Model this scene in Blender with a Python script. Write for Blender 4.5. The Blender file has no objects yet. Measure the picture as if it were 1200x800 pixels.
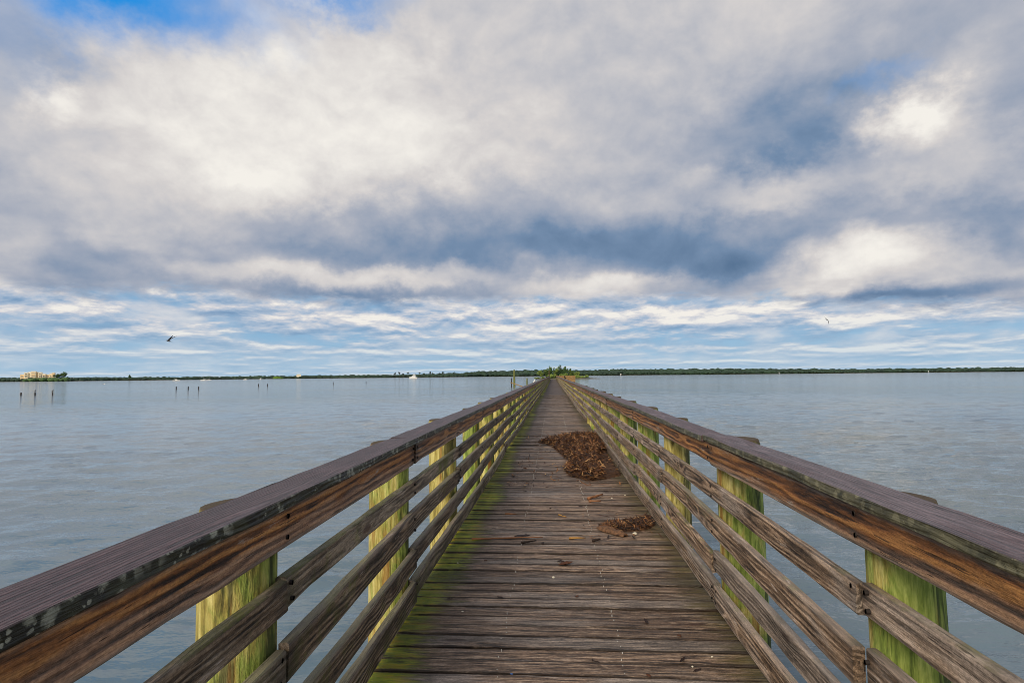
import bpy, math, random
from mathutils import Vector, Matrix, Euler, noise as mnoise
random.seed(7)
R = math.radians
scene = bpy.context.scene
COL = scene.collection

# ------------------------------------------------------------------ camera
EYE = 3.06                 # eye above the water; the deck lies 1.56 m below the eye
DECK = 1.50
cam_d = bpy.data.cameras.new('camera')
cam = bpy.data.objects.new('camera', cam_d)
COL.objects.link(cam)
cam_d.sensor_width = 36.0
cam_d.lens = 20.0
cam_d.clip_start = 0.05
cam_d.clip_end = 30000
FPX = 1200 * 20.0 / 36.0
cam_rot = Matrix.Rotation(R(4.06), 3, 'Z') @ Matrix.Rotation(R(90 + 3.41), 3, 'X') @ Matrix.Rotation(R(-0.573), 3, 'Z')
cam.matrix_world = Matrix.Translation((0, 0, EYE)) @ cam_rot.to_4x4()
scene.camera = cam
scene.cycles.max_bounces = 5; scene.cycles.diffuse_bounces = 2; scene.cycles.glossy_bounces = 3
scene.cycles.filter_width = .9

def ray(px, py):
    """world direction of a pixel of the 1200x800 photograph"""
    return (cam_rot @ Vector(((px - 600) / FPX, (400 - py) / FPX, -1.0))).normalized()
def on_z(px, py, z):
    d = ray(px, py); t = (z - EYE) / d.z
    return Vector((d.x * t, d.y * t, z))
def at_y(px, py, y):
    d = ray(px, py); t = y / d.y
    return Vector((d.x * t, y, EYE + d.z * t))
def azel(px, py):
    d = ray(px, py)
    return math.degrees(math.atan2(d.x, d.y)), math.degrees(math.asin(d.z))

# ------------------------------------------------------------------ node helpers
def lin(c):
    def f(v):
        v /= 255.0
        return v / 12.92 if v <= .04045 else ((v + .055) / 1.055) ** 2.4
    return (f(c[0]), f(c[1]), f(c[2]), 1.0)

class G:
    def __init__(s, nt): s.nt = nt
    def put(s, sock, v):
        if isinstance(v, bpy.types.NodeSocket): s.nt.links.new(v, sock)
        else: sock.default_value = v
    def n(s, typ, ins=None, **at):
        nd = s.nt.nodes.new(typ)
        for k, v in at.items(): setattr(nd, k, v)
        for k, v in (ins or {}).items(): s.put(nd.inputs[k], v)
        return nd
    def m(s, op, a, b=None, c=None, clamp=False):
        nd = s.nt.nodes.new('ShaderNodeMath'); nd.operation = op; nd.use_clamp = clamp
        for i, v in enumerate((a, b, c)):
            if v is not None: s.put(nd.inputs[i], v)
        return nd.outputs[0]
    def v(s, op, a, b=None, c=None, out=0, scale=None):
        nd = s.nt.nodes.new('ShaderNodeVectorMath'); nd.operation = op
        for i, q in enumerate((a, b, c)):
            if q is not None: s.put(nd.inputs[i], q)
        if scale is not None: s.put(nd.inputs['Scale'], scale)
        return nd.outputs[out]
    def sep(s, vec): return s.n('ShaderNodeSeparateXYZ', {0: vec}).outputs
    def comb(s, x, y, z): return s.n('ShaderNodeCombineXYZ', {0: x, 1: y, 2: z}).outputs[0]
    def noise(s, vec, scale, detail=3, rough=.55, dist=0.0, out=0):
        return s.n('ShaderNodeTexNoise', {'Vector': vec, 'Scale': scale, 'Detail': detail, 'Roughness': rough, 'Distortion': dist}).outputs[out]
    def vor(s, vec, scale, feature='F1', out=0, rnd=1.0):
        return s.n('ShaderNodeTexVoronoi', {'Vector': vec, 'Scale': scale, 'Randomness': rnd}, feature=feature).outputs[out]
    def mr(s, v, a, b, c=0.0, d=1.0, kind='SMOOTHSTEP'):
        nd = s.nt.nodes.new('ShaderNodeMapRange'); nd.interpolation_type = kind
        s.put(nd.inputs[0], v)
        for i, q in enumerate((a, b, c, d)): s.put(nd.inputs[i + 1], q)
        return nd.outputs[0]
    def mix(s, f, a, b, blend='MIX'):
        nd = s.nt.nodes.new('ShaderNodeMix'); nd.data_type = 'RGBA'; nd.blend_type = blend
        s.put(nd.inputs[0], f); s.put(nd.inputs[6], a); s.put(nd.inputs[7], b)
        return nd.outputs[2]
    def mixf(s, f, a, b):
        nd = s.nt.nodes.new('ShaderNodeMix'); nd.data_type = 'FLOAT'
        s.put(nd.inputs[0], f); s.put(nd.inputs[2], a); s.put(nd.inputs[3], b)
        return nd.outputs[0]
    def ramp(s, f, stops):
        nd = s.nt.nodes.new('ShaderNodeValToRGB'); e = nd.color_ramp.elements
        while len(e) < len(stops): e.new(.5)
        for i, (p, c) in enumerate(stops): e[i].position = p; e[i].color = c
        s.put(nd.inputs[0], f)
        return nd.outputs[0]

# ------------------------------------------------------------------ sun and sky
SUN_EL, SUN_AZ = 30.0, 204.0          # behind the camera, to the left (azimuth clockwise from +Y)
sd = Vector((math.sin(R(SUN_AZ)) * math.cos(R(SUN_EL)), math.cos(R(SUN_AZ)) * math.cos(R(SUN_EL)), math.sin(R(SUN_EL))))
sun_l = bpy.data.lights.new('sun', 'SUN'); sun = bpy.data.objects.new('sun', sun_l); COL.objects.link(sun)
sun_l.energy = 3.0; sun_l.angle = R(24); sun_l.color = (1.0, .88, .70)
sun.rotation_euler = (-sd).to_track_quat('-Z', 'Y').to_euler()
sun.location = (-30, -30, 40)

world = bpy.data.worlds.new('World'); scene.world = world; world.use_nodes = True
wt = world.node_tree; wt.nodes.clear(); g = G(wt)
nish = g.n('ShaderNodeTexSky', sky_type='NISHITA', sun_disc=False, sun_elevation=R(SUN_EL), sun_rotation=R(SUN_AZ), air_density=1.0, dust_density=.6, ozone_density=2.0)
D = g.n('ShaderNodeTexCoord').outputs['Generated']
dx, dy, dz = g.sep(D)[0:3]
el = g.m('MULTIPLY', g.m('ARCSINE', dz), 180 / math.pi)
az = g.m('MULTIPLY', g.m('ARCTAN2', dx, dy), 180 / math.pi)
zz = g.m('ADD', g.m('MAXIMUM', dz, 0.0), .10)
PL = g.comb(g.m('DIVIDE', dx, zz), g.m('DIVIDE', dy, zz), 0.0)     # the cloud deck as a flat layer overhead
# domain warp: clouds get ragged outlines
w1 = g.v('SUBTRACT', g.noise(g.v('MULTIPLY', D, (3.6, 3.6, 5.0)), 1.0, 2, .5, out=1), (.5, .5, .5))
w2 = g.v('SUBTRACT', g.noise(g.v('MULTIPLY', D, (11.0, 11.0, 14.0)), 1.0, 6, .6, out=1), (.5, .5, .5))
UE = g.comb(az, el, 0.0)
elk = g.mr(el, 1.0, 20.0, .15, 1.0)
wv = g.v('ADD', g.v('MULTIPLY', w1, (9.0, 7.0, 0)), g.v('MULTIPLY', w2, (9.0, 8.0, 0)))
UEw = g.v('ADD', UE, g.v('MULTIPLY', wv, g.comb(1.0, elk, 0.0)))
fb1 = g.noise(PL, .75, 4, .55, .15)
def puff(up): return g.noise(g.v('MULTIPLY', g.v('ADD', D, (0, 0, up)), (6.5, 6.5, 9.0)), 1.0, 6, .52, .25)
pf0 = puff(0.0); relief = g.m('SUBTRACT', pf0, puff(.028))          # cloud tops catch the light, bases stay grey
LOWRAMP = [(0.0, lin((104, 138, 176))), (.28, lin((132, 162, 194))), (.52, lin((168, 186, 208))), (.78, lin((212, 212, 217))), (1.0, lin((245, 240, 232)))]
RAMP = [(0.0, lin((86, 114, 146))), (.22, lin((116, 140, 170))), (.48, lin((168, 174, 188))), (.75, lin((212, 208, 207))), (1.0, lin((244, 240, 233)))]
def brush(val, px, py, rx, ry, target, k=1.0, soft=0.0):
    a, e = azel(px, py)
    a1, _ = azel(px + rx, py); a0, _ = azel(px - rx, py)
    _, e1 = azel(px, py - ry); _, e0 = azel(px, py + ry)
    sa, se = 2 / abs(a1 - a0), 2 / abs(e1 - e0)
    q = g.v('MULTIPLY_ADD', UEw, (sa, se, 0), (-a * sa, -e * se, 0))
    d = g.v('LENGTH', q, out=1)
    f = g.mr(d, 1.5, soft, 0.0, k)
    return g.mixf(f, val, target)
# the overhead cloud mass: brightness of its underside
B = g.m('ADD', g.m('MULTIPLY', g.m('SUBTRACT', fb1, .5), 2.2), .55)
BR = [  # px, py, rx, ry, brightness, strength : where the parts of the mass hang in the photograph
    (600, 120, 720, 280, .58, 1.0),
    (10, 50, 120, 120, .34, .9), (5, 215, 120, 80, .40, .9), (390, 50, 240, 70, .78, .85),
    (620, 20, 170, 70, .58, .8), (800, 30, 200, 70, .62, .8), (1090, 50, 190, 90, .42, .95),
    (290, 165, 270, 85, .92, 1.0), (470, 150, 160, 90, .90, .9), (70, 105, 50, 36, 1.0, .85), (150, 225, 170, 50, .74, .8),
    (640, 170, 100, 70, .74, .8), (770, 180, 110, 60, .48, .85),
    (940, 160, 130, 70, .14, 1.0), (860, 185, 90, 40, .28, .7),
    (1095, 150, 90, 58, .80, .95), (1085, 135, 52, 28, 1.0, .9), (1100, 215, 110, 36, .66, .8), (890, 224, 130, 34, .70, .9),
    (640, 245, 170, 36, .38, .8), (400, 262, 220, 26, .40, .85),
    (1160, 275, 110, 34, .22, .95), (720, 292, 340, 36, .14, 1.0), (450, 295, 220, 20, .22, .9), (850, 310, 140, 24, .04, 1.0),
    (120, 305, 150, 24, .24, .85), (20, 290, 70, 22, .60, .8),
    (370, 322, 200, 13, .78, .95), (450, 347, 210, 13, .14, .95), (160, 338, 110, 10, .30, .8), (690, 342, 95, 12, .80, .9),
    (1030, 298, 100, 28, .95, .95), (1160, 314, 70, 14, .64, .7), (1060, 346, 220, 13, .12, 1.0), (830, 343, 80, 12, .40, .8),
]
for b in BR: B = brush(B, *b)
B = g.m('ADD', g.m('ADD', B, .04), g.m('ADD', g.m('MULTIPLY', g.m('SUBTRACT', pf0, .5), .20), g.m('MULTIPLY', relief, .50)))
fine = g.v('MULTIPLY', D, (19.0, 19.0, 25.0))
fn = g.m('SUBTRACT', g.noise(fine, 1.0, 5, .62, .35), g.noise(g.v('ADD', fine, (0, 0, .33)), 1.0, 5, .62, .35))
B = g.m('ADD', B, g.m('MULTIPLY', fn, g.mr(B, .25, .9, .06, .17)))       # crisper billows on the lit parts
mass = g.ramp(B, RAMP)
# clear blue behind, seen through gaps
gap = g.mr(g.m('MULTIPLY', g.noise(PL, .9, 5, .6), g.mr(el, 24.0, 40.0, .6, 1.0)), .54, .66, 0.0, .9)
for b in [(600, 140, 720, 300, 0.0, 1.0), (150, -4, 190, 66, 1.0, 1.0), (375, -10, 110, 40, .9, .95), (1040, 92, 50, 16, .3, .8), (0, 20, 60, 80, .2, .9)]: gap = brush(gap, *b)
blue = g.mix(g.mr(el, 9.0, 28.0), lin((126, 180, 220)), lin((4, 146, 232)))
blue = g.mix(.12, blue, g.v('SCALE', nish.outputs[0], scale=.1))
# rows of cumulus toward the horizon: flat grey bases, lumpy bright tops; nearer rows cover farther ones
bil = g.noise(g.comb(g.m('MULTIPLY', az, .30), g.m('MULTIPLY', el, .75), 0.0), 1.0, 6, .62, .3)
bil2 = g.noise(g.comb(g.m('MULTIPLY', az, .16), g.m('MULTIPLY', el, .42), 5.0), 1.0, 4, .55)
col = blue
stra = g.mr(g.m('ADD', g.m('MULTIPLY', bil2, .6), g.m('MULTIPLY', bil, .4)), .34, .60, .15, .85)
col = g.mix(stra, blue, g.ramp(g.mr(bil2, .3, .7, .15, .85), LOWRAMP))
vv = g.m('MULTIPLY', g.m('LOGARITHM', g.m('ADD', g.m('MAXIMUM', el, 0.0), 1.6), math.e), 3.9)     # rows crowd together toward the horizon
def cumul(up): return g.noise(g.comb(g.m('MULTIPLY', az, .15), g.m('ADD', vv, up), 4.0), 1.0, 6, .6, .2)
c0 = cumul(0.0); crel = g.m('SUBTRACT', c0, cumul(.30))
cb = 0.0
def lowbrush(val, px, py, rx, ry, amt):
    a, e = azel(px, py); a1, _ = azel(px + rx, py); a0, _ = azel(px - rx, py); _, e1 = azel(px, py - ry); _, e0 = azel(px, py + ry)
    sa, se = 2 / abs(a1 - a0), 2 / abs(e1 - e0)
    return g.m('ADD', val, g.mr(g.v('LENGTH', g.v('MULTIPLY_ADD', UEw, (sa, se, 0), (-a * sa, -e * se, 0)), out=1), 1.5, 0.0, 0.0, amt))
for b in [(700, 373, 230, 13, .22), (1040, 369, 220, 9, .20), (40, 354, 110, 12, .20), (480, 364, 170, 11, .14), (1080, 405, 220, 6, .18), (560, 410, 300, 5, .10), (90, 386, 60, 7, .12), (290, 387, 120, 6, .10),
          (930, 392, 300, 8, -.16), (350, 399, 170, 5, -.14), (120, 372, 120, 7, -.10), (150, 425, 260, 9, -.14)]: cb = lowbrush(cb, *b)
cd = g.m('ADD', c0, cb)
al = g.mr(cd, .33, .56, 0.0, .95)
bb = g.m('ADD', g.m('ADD', .56, g.m('MULTIPLY', crel, 2.6)), g.m('ADD', g.m('MULTIPLY', cb, 1.5), g.m('MULTIPLY', g.m('SUBTRACT', bil, .5), .35)))
col = g.mix(al, col, g.ramp(bb, LOWRAMP))
col = g.mix(g.mr(el, 6.0, .5, 0.0, .55), col, lin((174, 202, 222)))      # distant air pales the lowest rows
# lower rim of the overhead mass, by azimuth
RIM = [(-160, 340), (0, 338), (100, 345), (200, 340), (320, 350), (450, 356), (580, 352), (680, 350), (780, 348), (870, 348), (950, 354), (1060, 357), (1200, 356), (1340, 345)]
fc = wt.nodes.new('ShaderNodeFloatCurve'); cvm = fc.mapping; cu = cvm.curves[0]
pts_ = [(max(0.0, min(1.0, azel(x, y)[0] / 120 + .5)), azel(x, y)[1] / 20) for x, y in RIM]
pts_ = [(0.0, .5)] + pts_ + [(1.0, .5)]
cu.points[0].location = pts_[0]; cu.points[1].location = pts_[-1]
for p_ in pts_[1:-1]: cu.points.new(*p_)
cvm.update()
g.put(fc.inputs['Value'], g.m('ADD', g.m('DIVIDE', az, 120.0), .5, clamp=True))
rim = g.m('MULTIPLY', fc.outputs[0], 20.0)
am = g.mr(g.m('ADD', g.m('SUBTRACT', el, rim), g.m('MULTIPLY', g.m('SUBTRACT', bil, .5), 3.0)), -.7, .9)
upper = g.mix(gap, mass, blue)
col = g.mix(am, col, upper)
skyc = g.v('SCALE', col, scale=10.0)
# below the horizon: the sea colour seen past the edge of the world
bg = g.n('ShaderNodeBackground', {'Color': skyc, 'Strength': .1})
world.cycles.sampling_method = 'MANUAL'; world.cycles.sample_map_resolution = 256
wt.links.new(bg.outputs[0], g.n('ShaderNodeOutputWorld').inputs[0])

vs = scene.view_settings
vs.view_transform = 'Standard'; vs.look = 'None'; vs.exposure = 0.0; vs.gamma = 1.0; vs.use_curve_mapping = False

# ------------------------------------------------------------------ object helpers
def mesh_obj(name, verts, faces, mat, parent=None, smooth=False, loc=None, data_name=None):
    me = bpy.data.meshes.new(data_name or name); me.from_pydata(verts, [], faces); me.update()
    me.materials.append(mat)
    if smooth:
        for p in me.polygons: p.use_smooth = True
    return link(name, me, parent, loc)
def link(name, me, parent=None, loc=None, rot=None):
    o = bpy.data.objects.new(name, me); COL.objects.link(o)
    if parent is not None: o.parent = parent
    if loc is not None: o.location = loc
    if rot is not None: o.rotation_euler = rot
    return o
def empty(name, loc=(0, 0, 0), rz=0.0):
    o = bpy.data.objects.new(name, None); COL.objects.link(o); o.location = loc; o.rotation_euler = (0, 0, rz); o.empty_display_size = .1
    return o
def tag(o, label=None, cat=None, group=None, kind=None):
    if label: o['label'] = label
    if cat: o['category'] = cat
    if group: o['group'] = group
    if kind: o['kind'] = kind
    return o

class MB:
    def __init__(s): s.v = []; s.f = []
    def add(s, vs, fs):
        k = len(s.v); s.v += [tuple(q) for q in vs]; s.f += [tuple(i + k for i in f) for f in fs]
    def box(s, x0, x1, y0, y1, z0, z1):
        s.add([(x0, y0, z0), (x1, y0, z0), (x1, y1, z0), (x0, y1, z0), (x0, y0, z1), (x1, y0, z1), (x1, y1, z1), (x0, y1, z1)],
              [(0, 3, 2, 1), (4, 5, 6, 7), (0, 1, 5, 4), (1, 2, 6, 5), (2, 3, 7, 6), (3, 0, 4, 7)])
    def tube(s, pts, rads, n=8, cap=True):
        """a swept round tube through pts"""
        rings = []
        for i, p in enumerate(pts):
            p = Vector(p)
            t = (Vector(pts[min(i + 1, len(pts) - 1)]) - Vector(pts[max(i - 1, 0)])).normalized()
            a = t.orthogonal().normalized() if abs(t.z) < .95 else Vector((1, 0, 0))
            a = (a - t * a.dot(t)).normalized(); b = t.cross(a)
            rings.append([p + (a * math.cos(2 * math.pi * j / n) + b * math.sin(2 * math.pi * j / n)) * rads[i] for j in range(n)])
        vs = [q for r in rings for q in r]; fs = []
        for i in range(len(pts) - 1):
            for j in range(n):
                fs.append((i * n + j, i * n + (j + 1) % n, (i + 1) * n + (j + 1) % n, (i + 1) * n + j))
        if cap:
            fs.append(tuple(reversed(range(n)))); fs.append(tuple((len(pts) - 1) * n + j for j in range(n)))
        s.add(vs, fs)
    def build(s, name, mat, parent=None, smooth=False, loc=None): return mesh_obj(name, s.v, s.f, mat, parent, smooth, loc)

def board_mesh(name, L, T, Hh, mat, seg=14, bev=.006, rough=.0015, bow=.006, seed=0):
    """a sawn board: long axis X, thickness Y, height Z, centred; worn edges, slight bow"""
    rn = random.Random(seed); prof = []
    hy, hz = T / 2, Hh / 2
    for sy, sz, order in ((1, -1, 0), (1, 1, 1), (-1, 1, 0), (-1, -1, 1)):
        a = (sy * hy, sz * (hz - bev)); b = (sy * (hy - bev), sz * hz)
        prof += ([b, a] if order == 0 else [a, b])
    n = 8; vs = []; fs = []
    ph, ph2 = rn.uniform(0, 6), rn.uniform(0, 6); b1, b2 = rn.uniform(-bow, bow), rn.uniform(-bow, bow)
    for i in range(seg + 1):
        x = -L / 2 + L * i / seg; t = i / seg - .5
        oy = b1 * math.sin(t * 3.1 + ph); oz = b2 * math.sin(t * 3.1 + ph2)
        for (py, pz) in prof:
            vs.append((x, py + oy + rn.gauss(0, rough), pz + oz + rn.gauss(0, rough)))
    for i in range(seg):
        for j in range(n): fs.append((i * n + j, (i + 1) * n + j, (i + 1) * n + (j + 1) % n, i * n + (j + 1) % n))
    fs.append(tuple(range(n))); fs.append(tuple(reversed([seg * n + j for j in range(n)])))
    me = bpy.data.meshes.new(name); me.from_pydata(vs, [], fs); me.update(); me.materials.append(mat)
    return me

# ------------------------------------------------------------------ materials
def new_mat(name):
    m = bpy.data.materials.new(name); m.use_nodes = True; nt = m.node_tree; nt.nodes.clear()
    gg = G(nt); bs = gg.n('ShaderNodeBsdfPrincipled'); o = gg.n('ShaderNodeOutputMaterial'); nt.links.new(bs.outputs[0], o.inputs[0])
    return m, gg, bs
def plain(name, col, rough=.7, var=.25, scale=3.0, metal=0.0):
    m, gg, bs = new_mat(name)
    c = gg.n('ShaderNodeTexCoord').outputs['Object']
    k = gg.mr(gg.noise(c, scale, 4), .3, .7, 1 - var, 1 + var, 'LINEAR')
    gg.put(bs.inputs['Base Color'], gg.v('SCALE', lin(col)[:3], scale=k)); bs.inputs['Roughness'].default_value = rough; bs.inputs['Metallic'].default_value = metal
    return m

def wood(name, dark, mid, light, grey, grey_amt=.5, algae_amt=0.0, algae=(70, 84, 22), ring=.009, contrast=1.0, rough=.72, edge=None, deck=False, var=.22, top_algae=0.0, knots=True, pale=None, ring_w=.42, low_grey=0.0, edges=False, blotch=.0, fw=.6, f1w=.7, rfloor=.15):
    """weathered lumber; local X runs with the grain"""
    m, q, bs = new_mat(name)
    oc = q.n('ShaderNodeTexCoord').outputs['Object']
    rnd = q.n('ShaderNodeObjectInfo').outputs['Random']
    wpos = q.n('ShaderNodeNewGeometry').outputs['Position']
    off = q.comb(q.m('MULTIPLY', rnd, 37.0), q.m('MULTIPLY', rnd, 11.3), q.m('MULTIPLY', rnd, 23.7))
    x, y, z = q.sep(oc)[0:3]
    P = q.v('ADD', oc, off)
    # tree rings: distance from a pith that wanders along the board
    low = q.v('SUBTRACT', q.noise(q.v('MULTIPLY', P, (.8, 5, 5)), 1.0, 3, .5, out=1), (.5, .5, .5))
    lx, ly, lz = q.sep(low)[0:3]
    py = q.m('ADD', q.m('ADD', y, q.m('MULTIPLY', q.m('SUBTRACT', q.m('FRACT', q.m('MULTIPLY', rnd, 7.7)), .5), .12)), q.m('MULTIPLY', ly, .09))
    pz = q.m('ADD', q.m('ADD', z, q.m('MULTIPLY', q.m('SUBTRACT', q.m('FRACT', q.m('MULTIPLY', rnd, 13.1)), .5), .16)), q.m('MULTIPLY', lz, .09))
    rr = q.m('SQRT', q.m('ADD', q.m('MULTIPLY', py, py), q.m('MULTIPLY', pz, pz)))
    if knots:
        kd = q.vor(q.v('MULTIPLY', P, (1.5, 5.5, 5.5)), 1.0)
        kn = q.mr(kd, .34, .04, 0.0, 1.0); kc = q.mr(kd, .13, .07, 0.0, 1.0)
        rr = q.m('ADD', rr, q.m('MULTIPLY', kn, .03))
    wv_ = q.m('SINE', q.m('ADD', q.m('MULTIPLY', rr, 2 * math.pi / ring), q.m('MULTIPLY', q.noise(q.v('MULTIPLY', P, (2, 30, 30)), 1.0, 3), 5.0)))
    rings = q.mr(wv_, -.9, .95, 0.0, 1.0)
    fib = q.noise(q.v('MULTIPLY', P, (26, 150, 150)), 1.0, 4, .72)
    fib2 = q.mr(q.noise(q.v('MULTIPLY', P, (4.0, 52, 52)), 1.0, 5, .66), .28, .72, 0.0, 1.0, 'LINEAR')
    blot = q.noise(q.v('MULTIPLY', P, (1.3, 7, 7)), 1.0, 5, .6, .4)
    rmod = q.mr(q.noise(q.v('MULTIPLY', q.v('ADD', P, (2, 7, 5)), (2.5, 14, 14)), 1.0, 3), .35, .68, rfloor, 1.0)
    t = q.m('ADD', q.m('MULTIPLY', q.m('MULTIPLY', q.m('SUBTRACT', rings, .5), rmod), ring_w), q.m('ADD', q.m('MULTIPLY', q.m('SUBTRACT', fib2, .5), fw), q.m('MULTIPLY', q.m('SUBTRACT', fib, .5), f1w)))
    t = q.m('ADD', q.m('MULTIPLY', t, 1.25 * contrast), .5)
    col = q.ramp(t, [(.05, lin(dark)), (.48, lin(mid)), (.95, lin(light))])
    gcol = q.v('SCALE', lin(grey)[:3], scale=q.mr(t, .1, .9, .45, 1.4, 'LINEAR'))
    if low_grey:
        blot = q.m('ADD', blot, q.mr(z, .035, -.055, 0.0, low_grey))
    gfac = q.mr(q.m('ADD', blot, q.m('MULTIPLY', q.m('SUBTRACT', rnd, .5), .25)), .62 - .32 * grey_amt, .74 - .22 * grey_amt, 0.0, min(1.0, .45 + grey_amt * .6))
    col = q.mix(gfac, col, gcol)
    col = q.v('SCALE', col, scale=q.mr(q.noise(q.v('MULTIPLY', P, (90, 130, 130)), 1.0, 2, .6), .28, .72, .68, 1.32, 'LINEAR'))
    if pale:
        pf = q.m('MULTIPLY', q.mr(q.noise(q.v('MULTIPLY', q.v('ADD', P, (5, 3, 1)), (3.2, 22, 22)), 1.0, 5, .65), .60, .68), q.mr(fib2, .4, .55))
        col = q.mix(q.m('MULTIPLY', pf, .75), col, lin(pale))
    if knots:
        col = q.mix(q.m('MULTIPLY', kc, .75), col, lin((58, 30, 14)))
    # splits along the grain
    spl = q.mr(q.noise(q.v('MULTIPLY', q.v('ADD', P, (9, 4, 2)), (3.5, 70, 70)), 1.0, 3, .6), .33, .37, 1.0, 0.0)
    col = q.mix(q.m('MULTIPLY', spl, .7), col, lin((26, 20, 16)))
    if algae_amt > 0 or top_algae > 0:
        an = q.noise(wpos, 7.0, 6, .7)
        an2 = q.noise(q.v('MULTIPLY', wpos, (1, .35, 1)), 1.6, 3)
        s = q.m('ADD', q.m('MULTIPLY', an, .6), q.m('MULTIPLY', an2, .6))
        nz = q.sep(q.n('ShaderNodeNewGeometry').outputs['Normal'])[2]
        s = q.m('ADD', s, q.m('MULTIPLY', q.mr(nz, .2, .9), top_algae * .2))
        af = q.mr(s, .76 - .24 * algae_amt, .92 - .24 * algae_amt, 0.0, .85)
        ac = q.v('SCALE', lin(algae)[:3], scale=q.mr(an, .3, .7, .5, 1.5, 'LINEAR'))
        col = q.mix(af, col, ac)
    if deck:
        wx, wy, wz = q.sep(wpos)[0:3]
        wn = q.noise(q.v('MULTIPLY', wpos, (3.5, 26.0, 1)), 1.0, 5, .65)
        wn2 = q.noise(q.v('MULTIPLY', wpos, (.9, .5, 1)), 1.0, 2)
        edgeL = q.m('ADD', q.m('ADD', wx, 1.02), q.m('ADD', q.m('MULTIPLY', q.m('SUBTRACT', wn, .5), -.45), q.m('MULTIPLY', q.m('SUBTRACT', wn2, .5), -.55)))
        dk = q.mr(edgeL, .42, .24, 0.0, .75)
        col = q.mix(dk, col, lin((20, 21, 11)))
        mo = q.mr(edgeL, .36, .15, 0.0, .95)
        mc = q.ramp(q.noise(q.v('MULTIPLY', wpos, (6, 18, 1)), 1.0, 5, .7), [(.3, lin((40, 48, 8))), (.48, lin((122, 134, 14))), (.66, lin((166, 142, 28)))])
        col = q.mix(mo, col, mc)
        edgeR = q.m('ADD', q.m('SUBTRACT', 1.08, wx), q.m('ADD', q.m('MULTIPLY', q.m('SUBTRACT', wn, .5), -.5), q.m('MULTIPLY', q.m('SUBTRACT', wn2, .5), -.4)))
        col = q.mix(q.mr(edgeR, .26, .04, 0.0, .75), col, q.mix(wn, lin((44, 46, 14)), lin((96, 84, 26))))
        # damp brown blotches in the middle
        col = q.mix(q.mr(q.noise(q.v('MULTIPLY', wpos, (1.2, 2.4, 1)), 1.0, 4, .6), .48, .66, 0.0, .5), col, q.mix(.5, col, lin((58, 38, 26))))
    if blotch:
        b2 = q.noise(q.v('MULTIPLY', q.v('ADD', P, (1, 9, 6)), (2.6, 13, 13)), 1.0, 5, .65, .5)
        col = q.v('SCALE', col, scale=q.mr(b2, .34, .66, 1 - blotch, 1 + blotch, 'LINEAR'))
    if edges:   # grime and splinters along the plank edges
        ea = q.m('ADD', q.m('ABSOLUTE', y), q.m('MULTIPLY', q.m('SUBTRACT', q.noise(q.v('MULTIPLY', P, (7, 30, 30)), 1.0, 4, .65), .5), .05))
        col = q.mix(q.mr(ea, .053, .064, 0.0, .95), col, q.mix(q.noise(q.v('MULTIPLY', P, (9, 20, 20)), 1.0, 3), lin((14, 9, 6)), lin((62, 44, 28))))
    val = q.m('ADD', 1 - var, q.m('MULTIPLY', q.m('FRACT', q.m('MULTIPLY', rnd, 91.7)), 2 * var))
    col = q.v('SCALE', col, scale=val)
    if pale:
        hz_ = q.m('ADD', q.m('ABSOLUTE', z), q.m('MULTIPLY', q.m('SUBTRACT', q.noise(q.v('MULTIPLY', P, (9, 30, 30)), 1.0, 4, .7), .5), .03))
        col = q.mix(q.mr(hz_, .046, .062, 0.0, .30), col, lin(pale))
        xe = q.m('ADD', q.m('ABSOLUTE', x), q.m('MULTIPLY', q.m('SUBTRACT', q.noise(q.v('MULTIPLY', P, (8, 60, 60)), 1.0, 4, .7), .5), .16))
        col = q.mix(q.mr(xe, 1.73, 1.90, 0.0, .6), col, lin((34, 27, 20)))
    if edge:   # lichen on the cap's narrow sides
        ny = q.m('ABSOLUTE', q.sep(q.n('ShaderNodeNewGeometry').outputs['Normal'])[0])
        ef = q.mr(ny, .45, .8)
        ln = q.noise(wpos, 9.0, 5, .65)
        base = q.mix(q.mr(ln, .35, .65), lin(edge[0]), lin(edge[1]))
        vd = q.vor(q.v('ADD', wpos, q.v('SCALE', q.noise(wpos, 30.0, 3, out=1), scale=.03)), 21.0)
        vd2 = q.vor(q.v('ADD', wpos, q.v('SCALE', q.noise(wpos, 40.0, 3, out=1), scale=.02)), 52.0)
        sp = q.m('MULTIPLY', q.mr(q.m('ADD', vd, q.m('MULTIPLY', q.m('SUBTRACT', q.noise(wpos, 90.0, 4, .7), .5), .5)), .46, .26), q.mr(q.noise(wpos, 5.0, 3), .40, .52, 0.0, .8))
        sp2 = q.m('MULTIPLY', q.mr(vd2, .34, .22), q.mr(q.noise(wpos, 8.0, 3), .48, .6))
        base = q.mix(q.m('MULTIPLY', q.m('MAXIMUM', sp, sp2), edge[3]), base, q.v('SCALE', lin(edge[2])[:3], scale=q.mr(ln, .3, .7, .6, 1.2, 'LINEAR')))
        col = q.mix(ef, col, base)
        # bird lime on top
        nz2 = q.mr(q.sep(q.n('ShaderNodeNewGeometry').outputs['Normal'])[2], .8, .95)
        dr = q.mr(q.vor(q.v('ADD', wpos, q.v('SCALE', q.noise(wpos, 25.0, 2, out=1), scale=.05)), 2.6), .07, .045)
        col = q.mix(q.m('MULTIPLY', q.m('MULTIPLY', dr, nz2), .75), col, lin((196, 192, 190)))
    q.put(bs.inputs['Base Color'], col)
    bs.inputs['Roughness'].default_value = rough
    hgt = q.m('ADD', q.m('MULTIPLY', rings, .35), q.m('ADD', q.m('MULTIPLY', fib, .35), q.m('MULTIPLY', fib2, .7)))
    hgt = q.m('SUBTRACT', hgt, q.m('MULTIPLY', spl, 1.1))
    bp = q.n('ShaderNodeBump', {'Height': hgt, 'Strength': .9, 'Distance': .007})
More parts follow.
